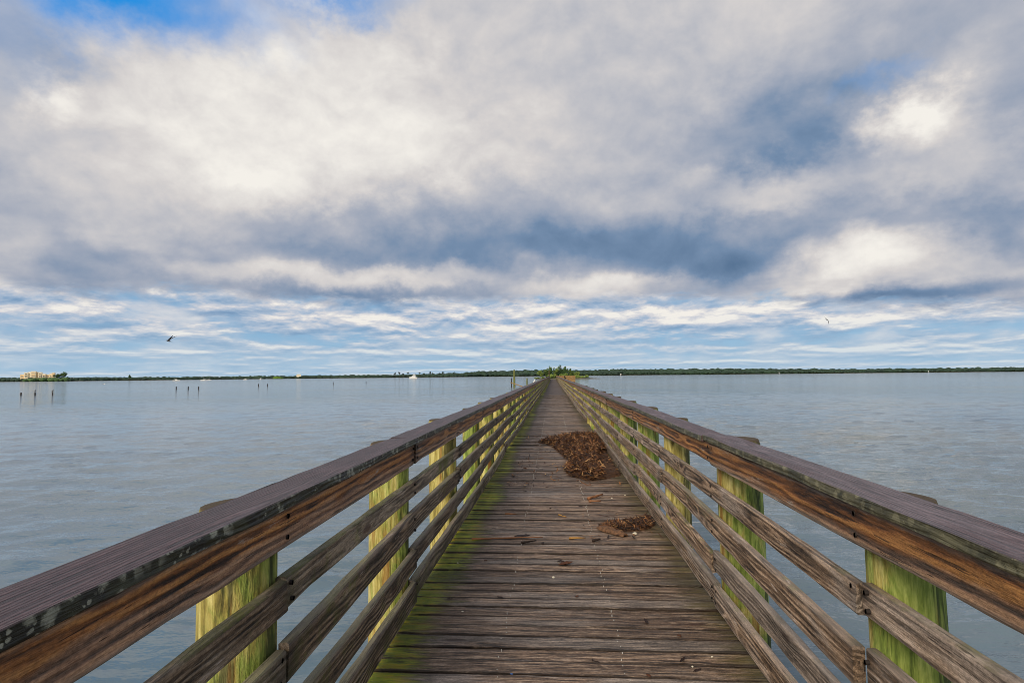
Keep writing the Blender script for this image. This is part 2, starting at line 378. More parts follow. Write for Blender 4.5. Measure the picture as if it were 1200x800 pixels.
    q.put(bs.inputs['Normal'], bp.outputs[0])
    return m

M = {}
M['deck'] = wood('deck_wood', (32, 22, 15), (122, 98, 78), (184, 158, 134), (142, 130, 120), .45, ring=.013, contrast=1.2, deck=True, var=.36, rough=.6, ring_w=.2, edges=True, blotch=.22, fw=.78, f1w=.9)
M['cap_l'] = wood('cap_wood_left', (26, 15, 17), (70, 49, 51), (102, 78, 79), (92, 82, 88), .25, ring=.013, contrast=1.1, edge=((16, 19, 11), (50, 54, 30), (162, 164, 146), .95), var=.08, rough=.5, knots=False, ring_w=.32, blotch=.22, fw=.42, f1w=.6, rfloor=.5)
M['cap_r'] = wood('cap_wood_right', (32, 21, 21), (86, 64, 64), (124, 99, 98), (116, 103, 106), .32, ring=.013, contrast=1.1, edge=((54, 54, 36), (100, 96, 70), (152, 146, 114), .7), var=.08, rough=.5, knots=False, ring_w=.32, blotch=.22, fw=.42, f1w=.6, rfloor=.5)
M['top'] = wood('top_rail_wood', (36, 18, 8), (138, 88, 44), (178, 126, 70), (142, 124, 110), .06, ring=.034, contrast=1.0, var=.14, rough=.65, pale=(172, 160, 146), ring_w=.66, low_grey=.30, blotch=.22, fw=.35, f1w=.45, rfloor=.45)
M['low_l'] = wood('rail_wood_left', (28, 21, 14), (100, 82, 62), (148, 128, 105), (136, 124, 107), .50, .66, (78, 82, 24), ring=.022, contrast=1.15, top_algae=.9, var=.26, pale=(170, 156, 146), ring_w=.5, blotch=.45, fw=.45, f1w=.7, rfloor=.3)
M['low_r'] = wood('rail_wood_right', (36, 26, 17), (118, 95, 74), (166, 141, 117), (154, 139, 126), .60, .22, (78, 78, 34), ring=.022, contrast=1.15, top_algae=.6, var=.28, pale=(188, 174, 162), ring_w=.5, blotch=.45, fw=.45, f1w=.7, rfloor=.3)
M['beam'] = wood('beam_wood', (24, 20, 16), (60, 52, 42), (90, 80, 66), (70, 66, 58), .4, .3, ring=.014)
M['tan'] = wood('platform_wood', (84, 58, 30), (150, 114, 66), (190, 150, 96), (150, 128, 98), .3, ring=.02, var=.2)

def post_mat():
    m, q, bs = new_mat('pile_wood')
    oc = q.n('ShaderNodeTexCoord').outputs['Object']; rnd = q.n('ShaderNodeObjectInfo').outputs['Random']
    off = q.comb(q.m('MULTIPLY', rnd, 31.0), q.m('MULTIPLY', rnd, 17.0), q.m('MULTIPLY', rnd, 53.0))
    P = q.v('ADD', oc, off)
    st = q.noise(q.v('MULTIPLY', P, (30, 30, 2.6)), 1.0, 6, .66, .5)
    st2 = q.noise(q.v('MULTIPLY', P, (110, 110, 12)), 1.0, 4, .7, .3)
    bl = q.noise(q.v('MULTIPLY', P, (6, 6, 2.6)), 1.0, 5, .68, .6)
    sw = q.noise(q.v('MULTIPLY', P, (16, 16, 5)), 1.0, 3, .5, 1.6)
    t = q.m('ADD', q.m('MULTIPLY', st, .6), q.m('ADD', q.m('MULTIPLY', st2, .2), q.m('MULTIPLY', sw, .25)))
    yel = q.ramp(t, [(.38, lin((84, 72, 30))), (.50, lin((176, 160, 82))), (.62, lin((226, 212, 136)))])
    grn = q.ramp(t, [(.38, lin((40, 56, 20))), (.50, lin((126, 144, 58))), (.63, lin((184, 194, 102)))])
    # pile colour turns greener and darker toward its +X side
    wn = q.n('ShaderNodeNewGeometry').outputs['Normal']
    ex = q.sep(wn)[0]
    gsel = q.m('ADD', q.m('ADD', bl, q.m('MULTIPLY', ex, .12)), q.m('MULTIPLY', q.m('SUBTRACT', rnd, .5), .3))
    col = q.mix(q.mr(gsel, .44, .62), yel, grn)
    dark_green = q.mr(q.m('ADD', q.noise(q.v('MULTIPLY', P, (9, 9, 1.3)), 1.0, 5, .65, .6), q.m('MULTIPLY', ex, .13)), .58, .66, 0.0, .8)
    col = q.mix(dark_green, col, lin((34, 44, 16)))
    og = q.mr(q.noise(q.v('MULTIPLY', q.v('ADD', P, (3, 8, 1)), (11, 11, .7)), 1.0, 3), .60, .66, 0.0, .65)
    col = q.mix(og, col, lin((150, 94, 34)))
    z = q.sep(q.n('ShaderNodeNewGeometry').outputs['Position'])[2]
    top = q.mr(q.m('ADD', z, q.m('MULTIPLY', q.m('SUBTRACT', st, .5), .08)), 2.585, 2.615, 0.0, .9)
    col = q.mix(top, col, lin((66, 50, 32)))
    col = q.mix(q.mr(q.sep(wn)[2], .5, .8, 0.0, .9), col, q.mix(st, lin((34, 26, 18)), lin((104, 84, 58))))
    tide = q.mr(q.m('ADD', z, q.m('MULTIPLY', q.m('SUBTRACT', bl, .5), .4)), .75, .35, 0.0, .9)
    col = q.mix(tide, col, lin((40, 38, 28)))
    q.put(bs.inputs['Base Color'], col); bs.inputs['Roughness'].default_value = .8
    bp = q.n('ShaderNodeBump', {'Height': q.m('ADD', st, q.m('MULTIPLY', st2, .6)), 'Strength': .8, 'Distance': .016})
    q.put(bs.inputs['Normal'], bp.outputs[0])
    return m
M['post'] = post_mat()

def water_mat():
    m, q, bs = new_mat('bay_water')
    p = q.n('ShaderNodeNewGeometry').outputs['Position']
    dist = q.v('LENGTH', p, out=1)
    n1 = q.noise(q.v('MULTIPLY', p, (.55, 1.1, 1)), 1.1, 3, .55, .4)
    n2 = q.noise(q.v('MULTIPLY', p, (.7, 1.5, 1)), 3.4, 3, .55, .3)
    n3 = q.noise(q.v('MULTIPLY', p, (.9, 1.4, 1)), 11.0, 3, .5)
    h = q.m('ADD', q.m('MULTIPLY', n1, .13), q.m('ADD', q.m('MULTIPLY', n2, .10), q.m('MULTIPLY', n3, .014)))
    patch = q.noise(q.v('MULTIPLY', p, (.012, .05, 1)), 1.0, 4, .6)
    bp = q.n('ShaderNodeBump', {'Height': h, 'Strength': q.m('MULTIPLY', q.mr(patch, .3, .7, .45, 1.0), q.m('MAXIMUM', q.mr(q.sep(p)[0], -3.0, 2.0, .38, 1.0), q.mr(dist, 30.0, 110.0, 0.0, 2.2))), 'Distance': 1.0})
    bs.inputs['Roughness'].default_value = .07
    bs.inputs['IOR'].default_value = 1.33
    c = q.mix(q.mr(patch, .35, .65), lin((94, 116, 130)), lin((118, 126, 126)))
    q.put(bs.inputs['Base Color'], c)
    q.put(bs.inputs['Normal'], bp.outputs[0])
    return m
M['water'] = water_mat()

def leaf_mat(name, a, b, rough=.75, scale=.35):
    m, q, bs = new_mat(name)
    p = q.n('ShaderNodeNewGeometry').outputs['Position']
    k = q.m('ADD', q.m('MULTIPLY', q.noise(p, scale, 4, .65), .8), q.m('MULTIPLY', q.n('ShaderNodeObjectInfo').outputs['Random'], .25))
    q.put(bs.inputs['Base Color'], q.mix(q.mr(k, .3, .75), lin(a), lin(b))); bs.inputs['Roughness'].default_value = rough
    return m
M['forest'] = leaf_mat('forest_green', (22, 40, 34), (50, 74, 52), scale=.03)
M['mangrove'] = leaf_mat('mangrove_green', (66, 92, 34), (140, 158, 72), scale=.35)
M['mangrove2'] = leaf_mat('island_tree_green', (46, 74, 40), (96, 126, 66), scale=.35)
M['bark'] = plain('bark', (88, 74, 58), .9)
M['sand'] = plain('shore_sand', (92, 88, 66), .9, .3, .2)
M['white'] = plain('white_paint', (226, 224, 218), .45, .06)
M['glassdark'] = plain('dark_glass', (40, 48, 56), .15, .1)
M['alu'] = plain('mast_metal', (190, 190, 186), .4, .1, metal=.6)
M['bolt'] = plain('rusty_bolt', (34, 26, 22), .7)
M['nail'] = plain('galvanised_nail', (188, 186, 180), .5, .15, 60)
M['cream'] = plain('cream_stucco', (252, 238, 206), .85, .06)
M['peach'] = plain('peach_stucco', (246, 214, 164), .85, .06)
M['gull_dark'] = plain('dark_feathers', (62, 62, 66), .8, .2, 20)
M['gull_white'] = plain('white_feathers', (222, 222, 220), .8, .08, 20)
M['bird_brown'] = plain('brown_feathers', (52, 38, 34), .8, .25, 20)
M['pilebrown'] = plain('old_pile_wood', (50, 44, 40), .9, .3)
M['shell'] = plain('shell_white', (220, 210, 186), .6, .12, 30)
M['blue'] = plain('blue_plastic', (70, 110, 176), .4, .1, 30)

# ------------------------------------------------------------------ water
def build_water():
    na = 720; vs = []; fs = []; radii = []
    r = .6
    while r < 14000:
        radii.append(r); r *= 1.0125 if r < 90 else (1.03 if r < 600 else 1.15)
    radii.append(14000)
    vs.append((0, 0, 0))
    for r in radii:
        fade = max(0.0, 1 - r / 110.0) ** .7
        for j in range(na):
            a = 2 * math.pi * j / na; x, y = r * math.sin(a), r * math.cos(a)
            z = 0.0
            if fade > 0:
                n = mnoise.noise
                z = fade * (.075 * n(Vector((x * .40 + 3, y * .85, 0))) + .060 * n(Vector((x * .9, y * 1.9 + 7, 4))) + (.032 * n(Vector((x * 2.1, y * 4.0, 9))) if r < 30 else 0))
            vs.append((x, y, z))
    for j in range(na): fs.append((0, 1 + (j + 1) % na, 1 + j))
    for i in range(len(radii) - 1):
        b0, b1 = 1 + i * na, 1 + (i + 1) * na
        for j in range(na):
            k = (j + 1) % na; fs.append((b0 + j, b0 + k, b1 + k, b1 + j))
    tag(mesh_obj('water', vs, fs, M['water'], smooth=True), kind='structure')
build_water()

# ------------------------------------------------------------------ the pier
PIER_END = 200.0
LX, RX = -.955, 1.04                      # inner faces of the two railings
pier = tag(empty('pier', (0, 0, 0)), 'long weathered wooden pier with plank deck and board railings on round piles', 'pier')

# deck planks
PW = .1445
plank_meshes = [board_mesh('deck_plank', 2.14, .1345, .038, M['deck'], seg=10, bev=.005, rough=.0012, bow=.004, seed=40 + i) for i in range(6)]
far_planks = MB(); nails = MB(); rn = random.Random(3)
y = -3.0; count = 0
while y < PIER_END:
    yc = y + PW / 2
    if 1.4 < yc and count < 300:
        o = link('deck_plank', plank_meshes[rn.randrange(6)], pier, (.0425 + rn.uniform(-.012, .012), yc + rn.uniform(-.0035, .0035), DECK - .019 + rn.uniform(-.007, .004)),
                 (rn.uniform(-.022, .022), rn.uniform(-.0025, .0025), rn.uniform(-.003, .003) + (math.pi if rn.random() < .5 else 0)))
        count += 1
        if yc < 22:
            for nx in (-.315, .365):
                for k in (-1, 1):
                    if rn.random() < .72:
                        cx, cy, r_ = nx + rn.uniform(-.014, .014), yc + k * .036 + rn.uniform(-.006, .006), .0031
                        nails.add([(cx + r_ * math.cos(a * math.pi / 3), cy + r_ * math.sin(a * math.pi / 3), DECK - .008) for a in range(6)] +
                                  [(cx + r_ * math.cos(a * math.pi / 3), cy + r_ * math.sin(a * math.pi / 3), DECK + .005) for a in range(6)],
                                  [tuple(range(6, 12))] + [(a, (a + 1) % 6, 6 + (a + 1) % 6, 6 + a) for a in range(6)])
    else:
        dzz = rn.uniform(-.004, .002)
        far_planks.box(-1.03, 1.11, yc - .0685, yc + .0685, DECK - .038 + dzz, DECK + dzz)
    y += PW
M['deckfar'] = wood('far_deck_wood', (34, 27, 25), (82, 68, 62), (120, 104, 96), (98, 92, 92), .4, ring=.05, contrast=.8, deck=True, var=.05, knots=False)
tag(far_planks.build('distant_deck_planks', M['deckfar'], pier), kind='stuff')
tag(nails.build('nail_heads', M['nail'], pier), kind='stuff')

# piles
def post_mesh(seed, rad):
    rn = random.Random(seed); n = 20; vs = []; fs = []
    zs = [-1.6, -.4, .3, .8, 1.2, 1.6, 2.0, 2.4, 2.57, 2.60]
    ecc = [1 + rn.uniform(-.035, .035) for _ in range(n)]
    ecc = [(ecc[i - 1] + ecc[i] + ecc[(i + 1) % n]) / 3 for i in range(n)]
    lx, ly = rn.uniform(-.012, .012), rn.uniform(-.02, .02); tx, ty = rn.uniform(-.05, .05), rn.uniform(-.05, .05)
    for k, z in enumerate(zs):
        rr = rad * (1.04 - .02 * z) * (.93 if k == len(zs) - 1 else 1)
        for j in range(n):
            a = 2 * math.pi * j / n; e = rr * ecc[j] * (1 + rn.uniform(-.008, .008))
            px_, py_ = e * math.cos(a), e * math.sin(a)
            zz_ = z + (tx * px_ + ty * py_ if z > 2.5 else 0)
            vs.append((px_ + lx * (z - 2), py_ + ly * (z - 2), zz_))
    for k in range(len(zs) - 1):
        for j in range(n): fs.append((k * n + j, k * n + (j + 1) % n, (k + 1) * n + (j + 1) % n, (k + 1) * n + j))
    fs.append(tuple((len(zs) - 1) * n + j for j in range(n)))
    me = bpy.data.meshes.new('pile'); me.from_pydata(vs, [], fs); me.update(); me.materials.append(M['post'])
    for p in me.polygons[:-1]: p.use_smooth = True
    return me
post_rads = [.132, .136, .122, .142, .114, .128]
post_meshes = [post_mesh(80 + i, r_) for i, r_ in enumerate(post_rads)]
SPS = {-1: 1.905, 1: 1.84}
SP = 1.86
LY0, RY0 = 2.02, 2.10
NB = int((PIER_END - 2) / 1.86)
rn = random.Random(11)
cross_me = None
for k in range(-2, NB + 4):
    for side, y0 in ((-1, LY0), (1, RY0)):
        v = rn.randrange(6)
        if k in (0, 1, 2): v = {(-1, 0): 0, (-1, 1): 1, (-1, 2): 3, (1, 0): 4, (1, 1): 3, (1, 2): 2}[(side, k)]
        rad = post_rads[v]; SP = SPS[side]
        if y0 + SP * k > PIER_END: continue
        x = (LX - .043 - rad) if side < 0 else (RX + .043 + rad)
        link('pile', post_meshes[v], pier, (x + side * rn.uniform(0, .012), y0 + SP * k + (rn.uniform(-.05, .05) if k > 1 else 0), rn.uniform(.002, .018) + (.014 if side > 0 else 0)), (0, 0, rn.choice((-.3, 0, .25, .4)) if side < 0 else rn.uniform(-.5, .5)))
    if cross_me is None:
        b = MB(); b.box(-1.25, 1.33, -.05, .05, 1.0, 1.22)
        co = b.build('cross_beam', M['beam'], pier, loc=(0, LY0 + 1.86 * k - .19, 0)); cross_me = co.data
    else: link('cross_beam', cross_me, pier, (0, LY0 + 1.86 * k - .19, 0))
for x in (-.85, .04, .93):
    b = MB(); b.box(x - .04, x + .04, -3, PIER_END, 1.222, 1.458); b.build('stringer', M['beam'], pier)

# rail boards: (height below the eye: top, bottom)
PROF = [(.466, .602), (.722, .832), (.948, 1.086), (1.18, 1.305), (1.395, 1.535)]
def rmesh(mat, h, seed, bow, BL): return board_mesh('rail_board', BL - .014, .040, h, mat, seg=18, bev=.006, rough=.0016, bow=bow, seed=seed)
rail_meshes = {}
for s_ in (-1, 1):
    for bi, (a, b) in enumerate(PROF):
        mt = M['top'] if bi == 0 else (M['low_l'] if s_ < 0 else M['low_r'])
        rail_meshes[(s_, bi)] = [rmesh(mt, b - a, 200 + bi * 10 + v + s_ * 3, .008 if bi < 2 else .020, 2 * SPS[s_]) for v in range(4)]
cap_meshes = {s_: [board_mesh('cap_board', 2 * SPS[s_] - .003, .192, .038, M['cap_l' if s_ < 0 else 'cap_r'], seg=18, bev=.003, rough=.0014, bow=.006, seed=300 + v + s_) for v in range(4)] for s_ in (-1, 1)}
PAR = {-1: [1, 0, 0, 1, 1], 1: [1, 0, 0, 1, 1]}    # post at which each board row is jointed (odd or even)
CAPPAR = {-1: 1, 1: 1}
bolts = MB(); far_rails = MB()
def bolt(x, y, z, side):
    r_ = .009; d = -side
    ring = [(x + d * .004, y + r_ * .8 * math.cos(a * math.pi / 4), z + r_ * math.sin(a * math.pi / 4)) for a in range(8)]
    back = [(x - d * .01, p[1], p[2]) for p in ring]
    bolts.add(ring + back, [tuple(range(8)), tuple(reversed(range(8)))] + [(a, (a + 1) % 8, 8 + (a + 1) % 8, 8 + a) for a in range(8)])
rn = random.Random(21); nrail = 0
sections = []
for k in range(-2, NB + 4):
    for s_ in (-1, 1):
        for bi in range(5):
            if (k - PAR[s_][bi]) % 2 == 0: sections.append((k, s_, bi))
for k, s_, bi in sections:
    SP = SPS[s_]; BL = 2 * SP
    y0 = (LY0 if s_ < 0 else RY0) + SP * k
    if y0 > PIER_END - .3: continue
    y1 = min(y0 + BL, PIER_END)
    a, b = PROF[bi]
    if s_ > 0 and bi == 4 and k == 7: continue          # one kick board is gone beside the heap of leaves
    face = LX if s_ < 0 else RX
    jit = .013 if k > 1 else .006
    xc = face + s_ * (.020 + rn.uniform(0, .008)); zc = EYE - (a + b) / 2 + rn.uniform(-jit, jit)
    if y0 > 0 and nrail >= 300 or y1 - y0 < BL - .05:
        far_rails.box(xc - .02, xc + .02, y0, y1 - .004, zc - (b - a) / 2, zc + (b - a) / 2)
        continue
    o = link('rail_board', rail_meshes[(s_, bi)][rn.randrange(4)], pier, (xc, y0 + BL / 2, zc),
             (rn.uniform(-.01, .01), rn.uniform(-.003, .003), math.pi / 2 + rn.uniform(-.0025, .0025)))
    nrail += 1
    if y0 < 40:
        for yy in (y0 + .045, y0 + SP, y1 - .045):
            for zf in (.27, -.27):
                bolt(face - s_ * .0005 + s_ * .004, yy + rn.uniform(-.012, .012), zc + zf * (b - a), s_)
M['railfar'] = wood('far_rail_wood', (40, 32, 26), (90, 74, 60), (130, 110, 94), (112, 100, 92), .35, .25, ring=.05, contrast=.8, var=.05, knots=False)
tag(far_rails.build('distant_rail_boards', M['railfar'], pier), kind='stuff')
tag(bolts.build('bolt_heads', M['bolt'], pier), kind='stuff')
for k in range(-2, NB + 4):
    for s_ in (-1, 1):
        if (k - CAPPAR[s_]) % 2: continue
        SP = SPS[s_]; BL = 2 * SP
        y0 = (LY0 if s_ < 0 else RY0) + SP * k + (.12 if s_ > 0 else 0)
        if y0 + BL > PIER_END: continue
        xc = (LX - .081 if s_ < 0 else RX + .083)
        link('cap_board', cap_meshes[s_][rn.randrange(4)], pier, (xc + rn.uniform(-.005, .005), y0 + BL / 2, EYE - .444 + rn.uniform(-.003, .003)), (rn.uniform(-.012, .012), 0, math.pi / 2 + rn.uniform(-.001, .001)))

# platform at the pier's end, standing out to the right
plat = [('deck', 1.12, 7.6, 198, 206, 1.40, 1.5)]
b = MB()
for i in range(55): b.box(1.14 + i * .118, 1.14 + i * .118 + .112, 198, 206, 1.44, 1.49)
tag(b.build('end_platform_planks', M['tan'], pier), kind='stuff')
for z0, z1 in ((.8, 1.12), (1.13, 1.43), (1.52, 1.78), (1.82, 2.08), (2.12, 2.38), (2.42, 2.68)):
    bb = MB(); bb.box(1.13, 7.7, 197.93, 197.97, z0, z1); bb.build('platform_board', M['tan'], pier)
    bb = MB(); bb.box(7.72, 7.76, 197.95, 206, z0, z1); bb.build('platform_board', M['tan'], pier)
bb = MB(); bb.box(1.1, 7.85, 197.85, 198.1, 2.69, 2.75); bb.build('platform_cap', M['tan'], pier)
for x in (1.3, 3.4, 5.5, 7.55):
    bb = MB(); bb.tube([(x, 198.15, -1.5), (x, 198.15, 2.85)], [.15, .14], 10); bb.build('platform_pile', M['tan'], pier)
    bb = MB(); bb.tube([(x, 205.8, -1.5), (x, 205.8, 2.6)], [.15, .14], 10); bb.build('platform_pile', M['tan'], pier)
bb = MB(); bb.tube([(-1.25, 198, -1.5), (-1.25, 198, 4.7)], [.2, .17], 10); bb.build('tall_end_pile', M['post'], pier)

# ------------------------------------------------------------------ wrack and litter on the deck
def debris_mat(name='dry_leaf_litter', stops=((.0, (28, 16, 9)), (.4, (94, 57, 28)), (.75, (146, 98, 54)), (1.0, (200, 156, 102)))):
    m, q, bs = new_mat(name)
    a = q.n('ShaderNodeAttribute', attribute_name='tone').outputs['Fac']
    n = q.noise(q.n('ShaderNodeTexCoord').outputs['Object'], 40.0, 3)
    q.put(bs.inputs['Base Color'], q.ramp(q.m('ADD', a, q.m('MULTIPLY', q.m('SUBTRACT', n, .5), .4)), [(p, lin(c)) for p, c in stops])); bs.inputs['Roughness'].default_value = .75
    return m
M['debris'] = debris_mat()
def mud_mat():
    m, q, bs = new_mat('leaf_mould')
    p = q.n('ShaderNodeNewGeometry').outputs['Position']; n = q.noise(p, 14.0, 6, .7)
    q.put(bs.inputs['Base Color'], q.ramp(n, [(.3, lin((34, 21, 11))), (.55, lin((84, 54, 29))), (.75, lin((120, 84, 48)))])); bs.inputs['Roughness'].default_value = .85
    q.put(bs.inputs['Normal'], q.n('ShaderNodeBump', {'Height': n, 'Strength': .9, 'Distance': .03}).outputs[0])
    return m
M['mud'] = mud_mat()
def inside(p, poly):
    c = False; j = len(poly) - 1
    for i in range(len(poly)):
        a, b = poly[i], poly[j]
        if (a[1] > p[1]) != (b[1] > p[1]) and p[0] < (b[0] - a[0]) * (p[1] - a[1]) / (b[1] - a[1]) + a[0]: c = not c
        j = i
    return c
def edge_d(p, poly, sx=1.0):
    d = 9.0
    for i in range(len(poly)):
        a = poly[i - 1]; b = poly[i]
        ax, ay, bx, by = a[0], a[1] * sx, b[0], b[1] * sx; px, py = p[0], p[1] * sx
        L2 = (bx - ax) ** 2 + (by - ay) ** 2; t = max(0, min(1, ((px - ax) * (bx - ax) + (py - ay) * (by - ay)) / L2))
        d = min(d, math.hypot(px - ax - t * (bx - ax), py - ay - t * (by - ay)))
    return d
class Litter:
    def __init__(s): s.v = []; s.f = []; s.t = []
    def strip(s, c, head, L, W, pitch, curl, tone, rn, roll=0.0):
        n = 4; d = Vector((math.cos(head), math.sin(head), 0)); w = Vector((-d.y, d.x, 0)); k = len(s.v); p = Vector(c) - d * L / 2
        ang = pitch; w = (w * math.cos(roll) + Vector((0, 0, 1)) * math.sin(roll))
        for i in range(n):
            ww = W * (.35, 1, .9, .25)[i]
            s.v += [tuple(p - w * ww / 2), tuple(p + w * ww / 2)]
            p = p + (d * math.cos(ang) + Vector((0, 0, 1)) * math.sin(ang)) * (L / (n - 1)); ang += curl
        for i in range(n - 1):
            s.f.append((k + 2 * i, k + 2 * i + 1, k + 2 * i + 3, k + 2 * i + 2)); s.t.append(tone)
    def build(s, name, mat):
        o = mesh_obj(name, s.v, s.f, mat)
        at = o.data.attributes.new('tone', 'FLOAT', 'FACE'); at.data.foreach_set('value', s.t)
        return o
def heap(name, poly_px, hmax, n, label, cat, seed, bare=None, spill=.25, size=1.0, slope=.5):
    rn = random.Random(seed)
    poly = [tuple(on_z(x, y, DECK)[:2]) for x, y in poly_px]
    poly = [(min(x, RX + .02), y) for x, y in poly]
    barep = [tuple(on_z(x, y, DECK)[:2]) for x, y in bare] if bare else None
    xs = [p[0] for p in poly]; ys = [p[1] for p in poly]
    SXY = .45
    def hh(x, y):
        if not inside((x, y), poly): return -.02
        e = edge_d((x, y), poly, SXY)
        if x > RX - .35: e = max(e, min(edge_d((RX - .35, y), poly, SXY) if inside((RX - .35, y), poly) else 0, .4))
        h = min(hmax, e * slope) * (.65 + .8 * (mnoise.noise(Vector((x * 3.2, y * 2.0, 3))) * .5 + .5))
        if barep and inside((x, y), barep): h *= .35
        return h + .004
    nx, ny = 40, 70; vs = []; fs = []
    x0, x1, y0, y1 = min(xs) - .05, max(xs), min(ys) - .1, max(ys) + .1
    for j in range(ny + 1):
        for i in range(nx + 1):
            x = x0 + (x1 - x0) * i / nx; y = y0 + (y1 - y0) * j / ny
            vs.append((x, y, DECK + hh(x, y) + .012 * mnoise.noise(Vector((x * 14, y * 14, 1)))))
    for j in range(ny):
        for i in range(nx):
            q = (j * (nx + 1) + i, j * (nx + 1) + i + 1, (j + 1) * (nx + 1) + i + 1, (j + 1) * (nx + 1) + i)
            if max(vs[t][2] for t in q) > DECK: fs.append(q)
    L = Litter(); c = 0
    while c < n:
        x, y = rn.uniform(x0 - spill, x1), rn.uniform(y0 - spill * 1.5, y1 + spill)
        h = hh(x, y)
        if h < 0:
            if rn.random() > .02: continue
            h = .004
        elif barep and inside((x, y), barep) and rn.random() > .07: continue
        x = min(x, RX - .03)
        sz = size * rn.uniform(.6, 1.5)
        flat = h < .03
        L.strip((x, y, DECK + max(h, 0) + rn.uniform(.004, .015 if flat else .03)), rn.uniform(0, 6.283), .10 * sz * rn.uniform(.35, 1.7), .014 * sz * rn.uniform(.25, 1.3),
                rn.uniform(-.06, .10) if flat else rn.gauss(.02, .2), rn.gauss(0, .2), min(1, max(0, rn.gauss(.30, .36))), rn, rn.gauss(0, .2 if flat else .4))
        c += 1
    ob = L.build(name, M['debris']); tag(ob, label, cat, kind='stuff')
    tag(mesh_obj('leaf_mould', vs, fs, M['mud'], ob, smooth=True), kind='stuff')
heap('leaf_litter_heap', [(630, 518), (654, 513.5), (675, 510.5), (700, 509.5), (712, 514), (722, 527), (734, 545), (731, 556), (712, 561), (690, 563.5), (668, 558), (660, 549), (668, 541), (656, 531), (646, 522)],
     .085, 18000, 'large heap of brown dead leaves and seagrass strewn across the deck against the railing', 'leaf heap', 5,
     bare=[(698, 533), (724, 530), (742, 546), (738, 562), (712, 564), (701, 550)])
heap('leaf_litter_patch', [(700, 616), (718, 611), (742, 609), (762, 604), (772, 612), (760, 620), (735, 623), (712, 624)],
     .02, 900, 'small patch of brown dead leaves against the railing foot beside a piece of bark', 'leaf patch', 9, spill=.1, size=.8, slope=.4)

def twig(name, px0, px1, rad, mat, label, cat, group=None, bend=.02, lift=.012, seed=1):
    rn = random.Random(seed)
    a = on_z(*px0, DECK); b = on_z(*px1, DECK); n = 7; pts = []; rads = []
    base = a.copy(); sid = (b - a).cross(Vector((0, 0, 1))).normalized()
    for i in range(n):
        t = i / (n - 1); p = (b - a) * t + sid * (bend * math.sin(t * 3.1) + rn.uniform(-.004, .004)) + Vector((0, 0, rad + lift * t * (1 - t) * 2))
        pts.append(p); rads.append(rad * (1 - .55 * t) * rn.uniform(.85, 1.15))
    m_ = MB(); m_.tube(pts, rads, 7)
    return tag(m_.build(name, mat, loc=base, smooth=True), label, cat, group)
M['reed'] = plain('dry_reed', (142, 96, 62), .7, .25, 20)
M['reed2'] = plain('straw', (168, 124, 62), .7, .25, 20)
M['darkstick'] = plain('dark_stick', (40, 26, 18), .8, .3, 20)
twig('reed_stalk', (553, 632.5), (636, 630), .010, M['reed'], 'long thin reddish reed stalk lying across the planks from the mossy edge', 'reed')
twig('stick', (611, 637), (628, 634), .011, M['darkstick'], 'short dark stick beside the long reed stalk', 'stick', seed=3)
twig('stick', (592, 603), (605, 603), .011, M['reed'], 'short brown stick lying alone near the mossy deck edge', 'stick', seed=4)
twig('straw', (667, 631.5), (686, 631), .010, M['reed2'], 'short straw coloured stalk between the reed stalk and the piece of bark', 'straw', seed=5)
twig('straw', (655, 604), (664, 606.5), .010, M['reed2'], 'tiny straw coloured bit lying past the reed stalk', 'straw', seed=6)
twig('stick', (689, 586), (706, 581), .022, M['reed'], 'pale brown twig between the large leaf heap and the small leaf patch', 'stick', seed=7)
twig('stick', (690, 588.5), (704, 588), .014, M['reed'], 'thin twig lying just before the pale brown twig', 'stick', seed=8)
twig('stick', (694, 635), (703, 633), .014, M['darkstick'], 'stubby dark stick in front of the piece of bark', 'stick', seed=9)
twig('stick', (694, 772.5), (703, 776), .004, M['darkstick'], 'tiny black splinter lying on a nail line of the planks', 'splinter', seed=10)

def leaf(name, px, L, W, head, mat, label, cat, curl=.5, group=None, seed=1):
    """a curled dead leaf with a midrib"""
    rn = random.Random(seed); vs = []; fs = []; n = 8
    for i in range(n + 1):
        t = i / n; w = W * math.sin(math.pi * min(1, t * .92 + .06)) ** .8 * rn.uniform(.8, 1.2); x = (t - .5) * L; z = .004 + curl * L * (t - .3) ** 2 * .35
        for q in (-1, -.5, 0, .5, 1): vs.append((x, q * w / 2, z + abs(q) ** 1.6 * w * curl * .35 + rn.uniform(0, .006)))
    for i in range(n):
        for j in range(4): fs.append((i * 5 + j, i * 5 + j + 1, (i + 1) * 5 + j + 1, (i + 1) * 5 + j))
    o = mesh_obj(name, vs, fs, mat, smooth=True); p = on_z(*px, DECK); o.location = (p.x, p.y, DECK); o.rotation_euler = (0, 0, head)
    s_ = o.modifiers.new('thickness', 'SOLIDIFY'); s_.thickness = .002
    return tag(o, label, cat, group)
M['deadleaf'] = plain('dead_leaf', (86, 48, 22), .6, .4, 30)
M['deadleaf2'] = plain('dark_dead_leaf', (44, 26, 18), .6, .4, 30)
leaf('dead_leaf', (612, 629.5), .15, .07, .1, M['deadleaf2'], 'dark brown curled dead leaf resting against the long reed stalk', 'leaf', .5, seed=2)
leaf('dead_leaf', (663, 662), .12, .05, .3, M['deadleaf'], 'ragged curled brown leaf alone on the middle of the deck', 'leaf', .7, seed=3)
leaf('dead_leaf', (657, 659), .07, .03, -.6, M['deadleaf2'], 'small dark leaf shred touching the ragged curled brown leaf', 'leaf', .8, seed=4)
small = [(569.5, 657), (636, 637), (615, 576), (666, 565), (650, 566), (680, 594), (692, 562), (586, 701), (527, 702), (796, 746), (817, 787), (757, 729), (619, 566), (645, 596), (700, 560), (676, 700), (625, 563), (710, 576), (686, 572), (641, 571), (800, 774), (760, 793)]
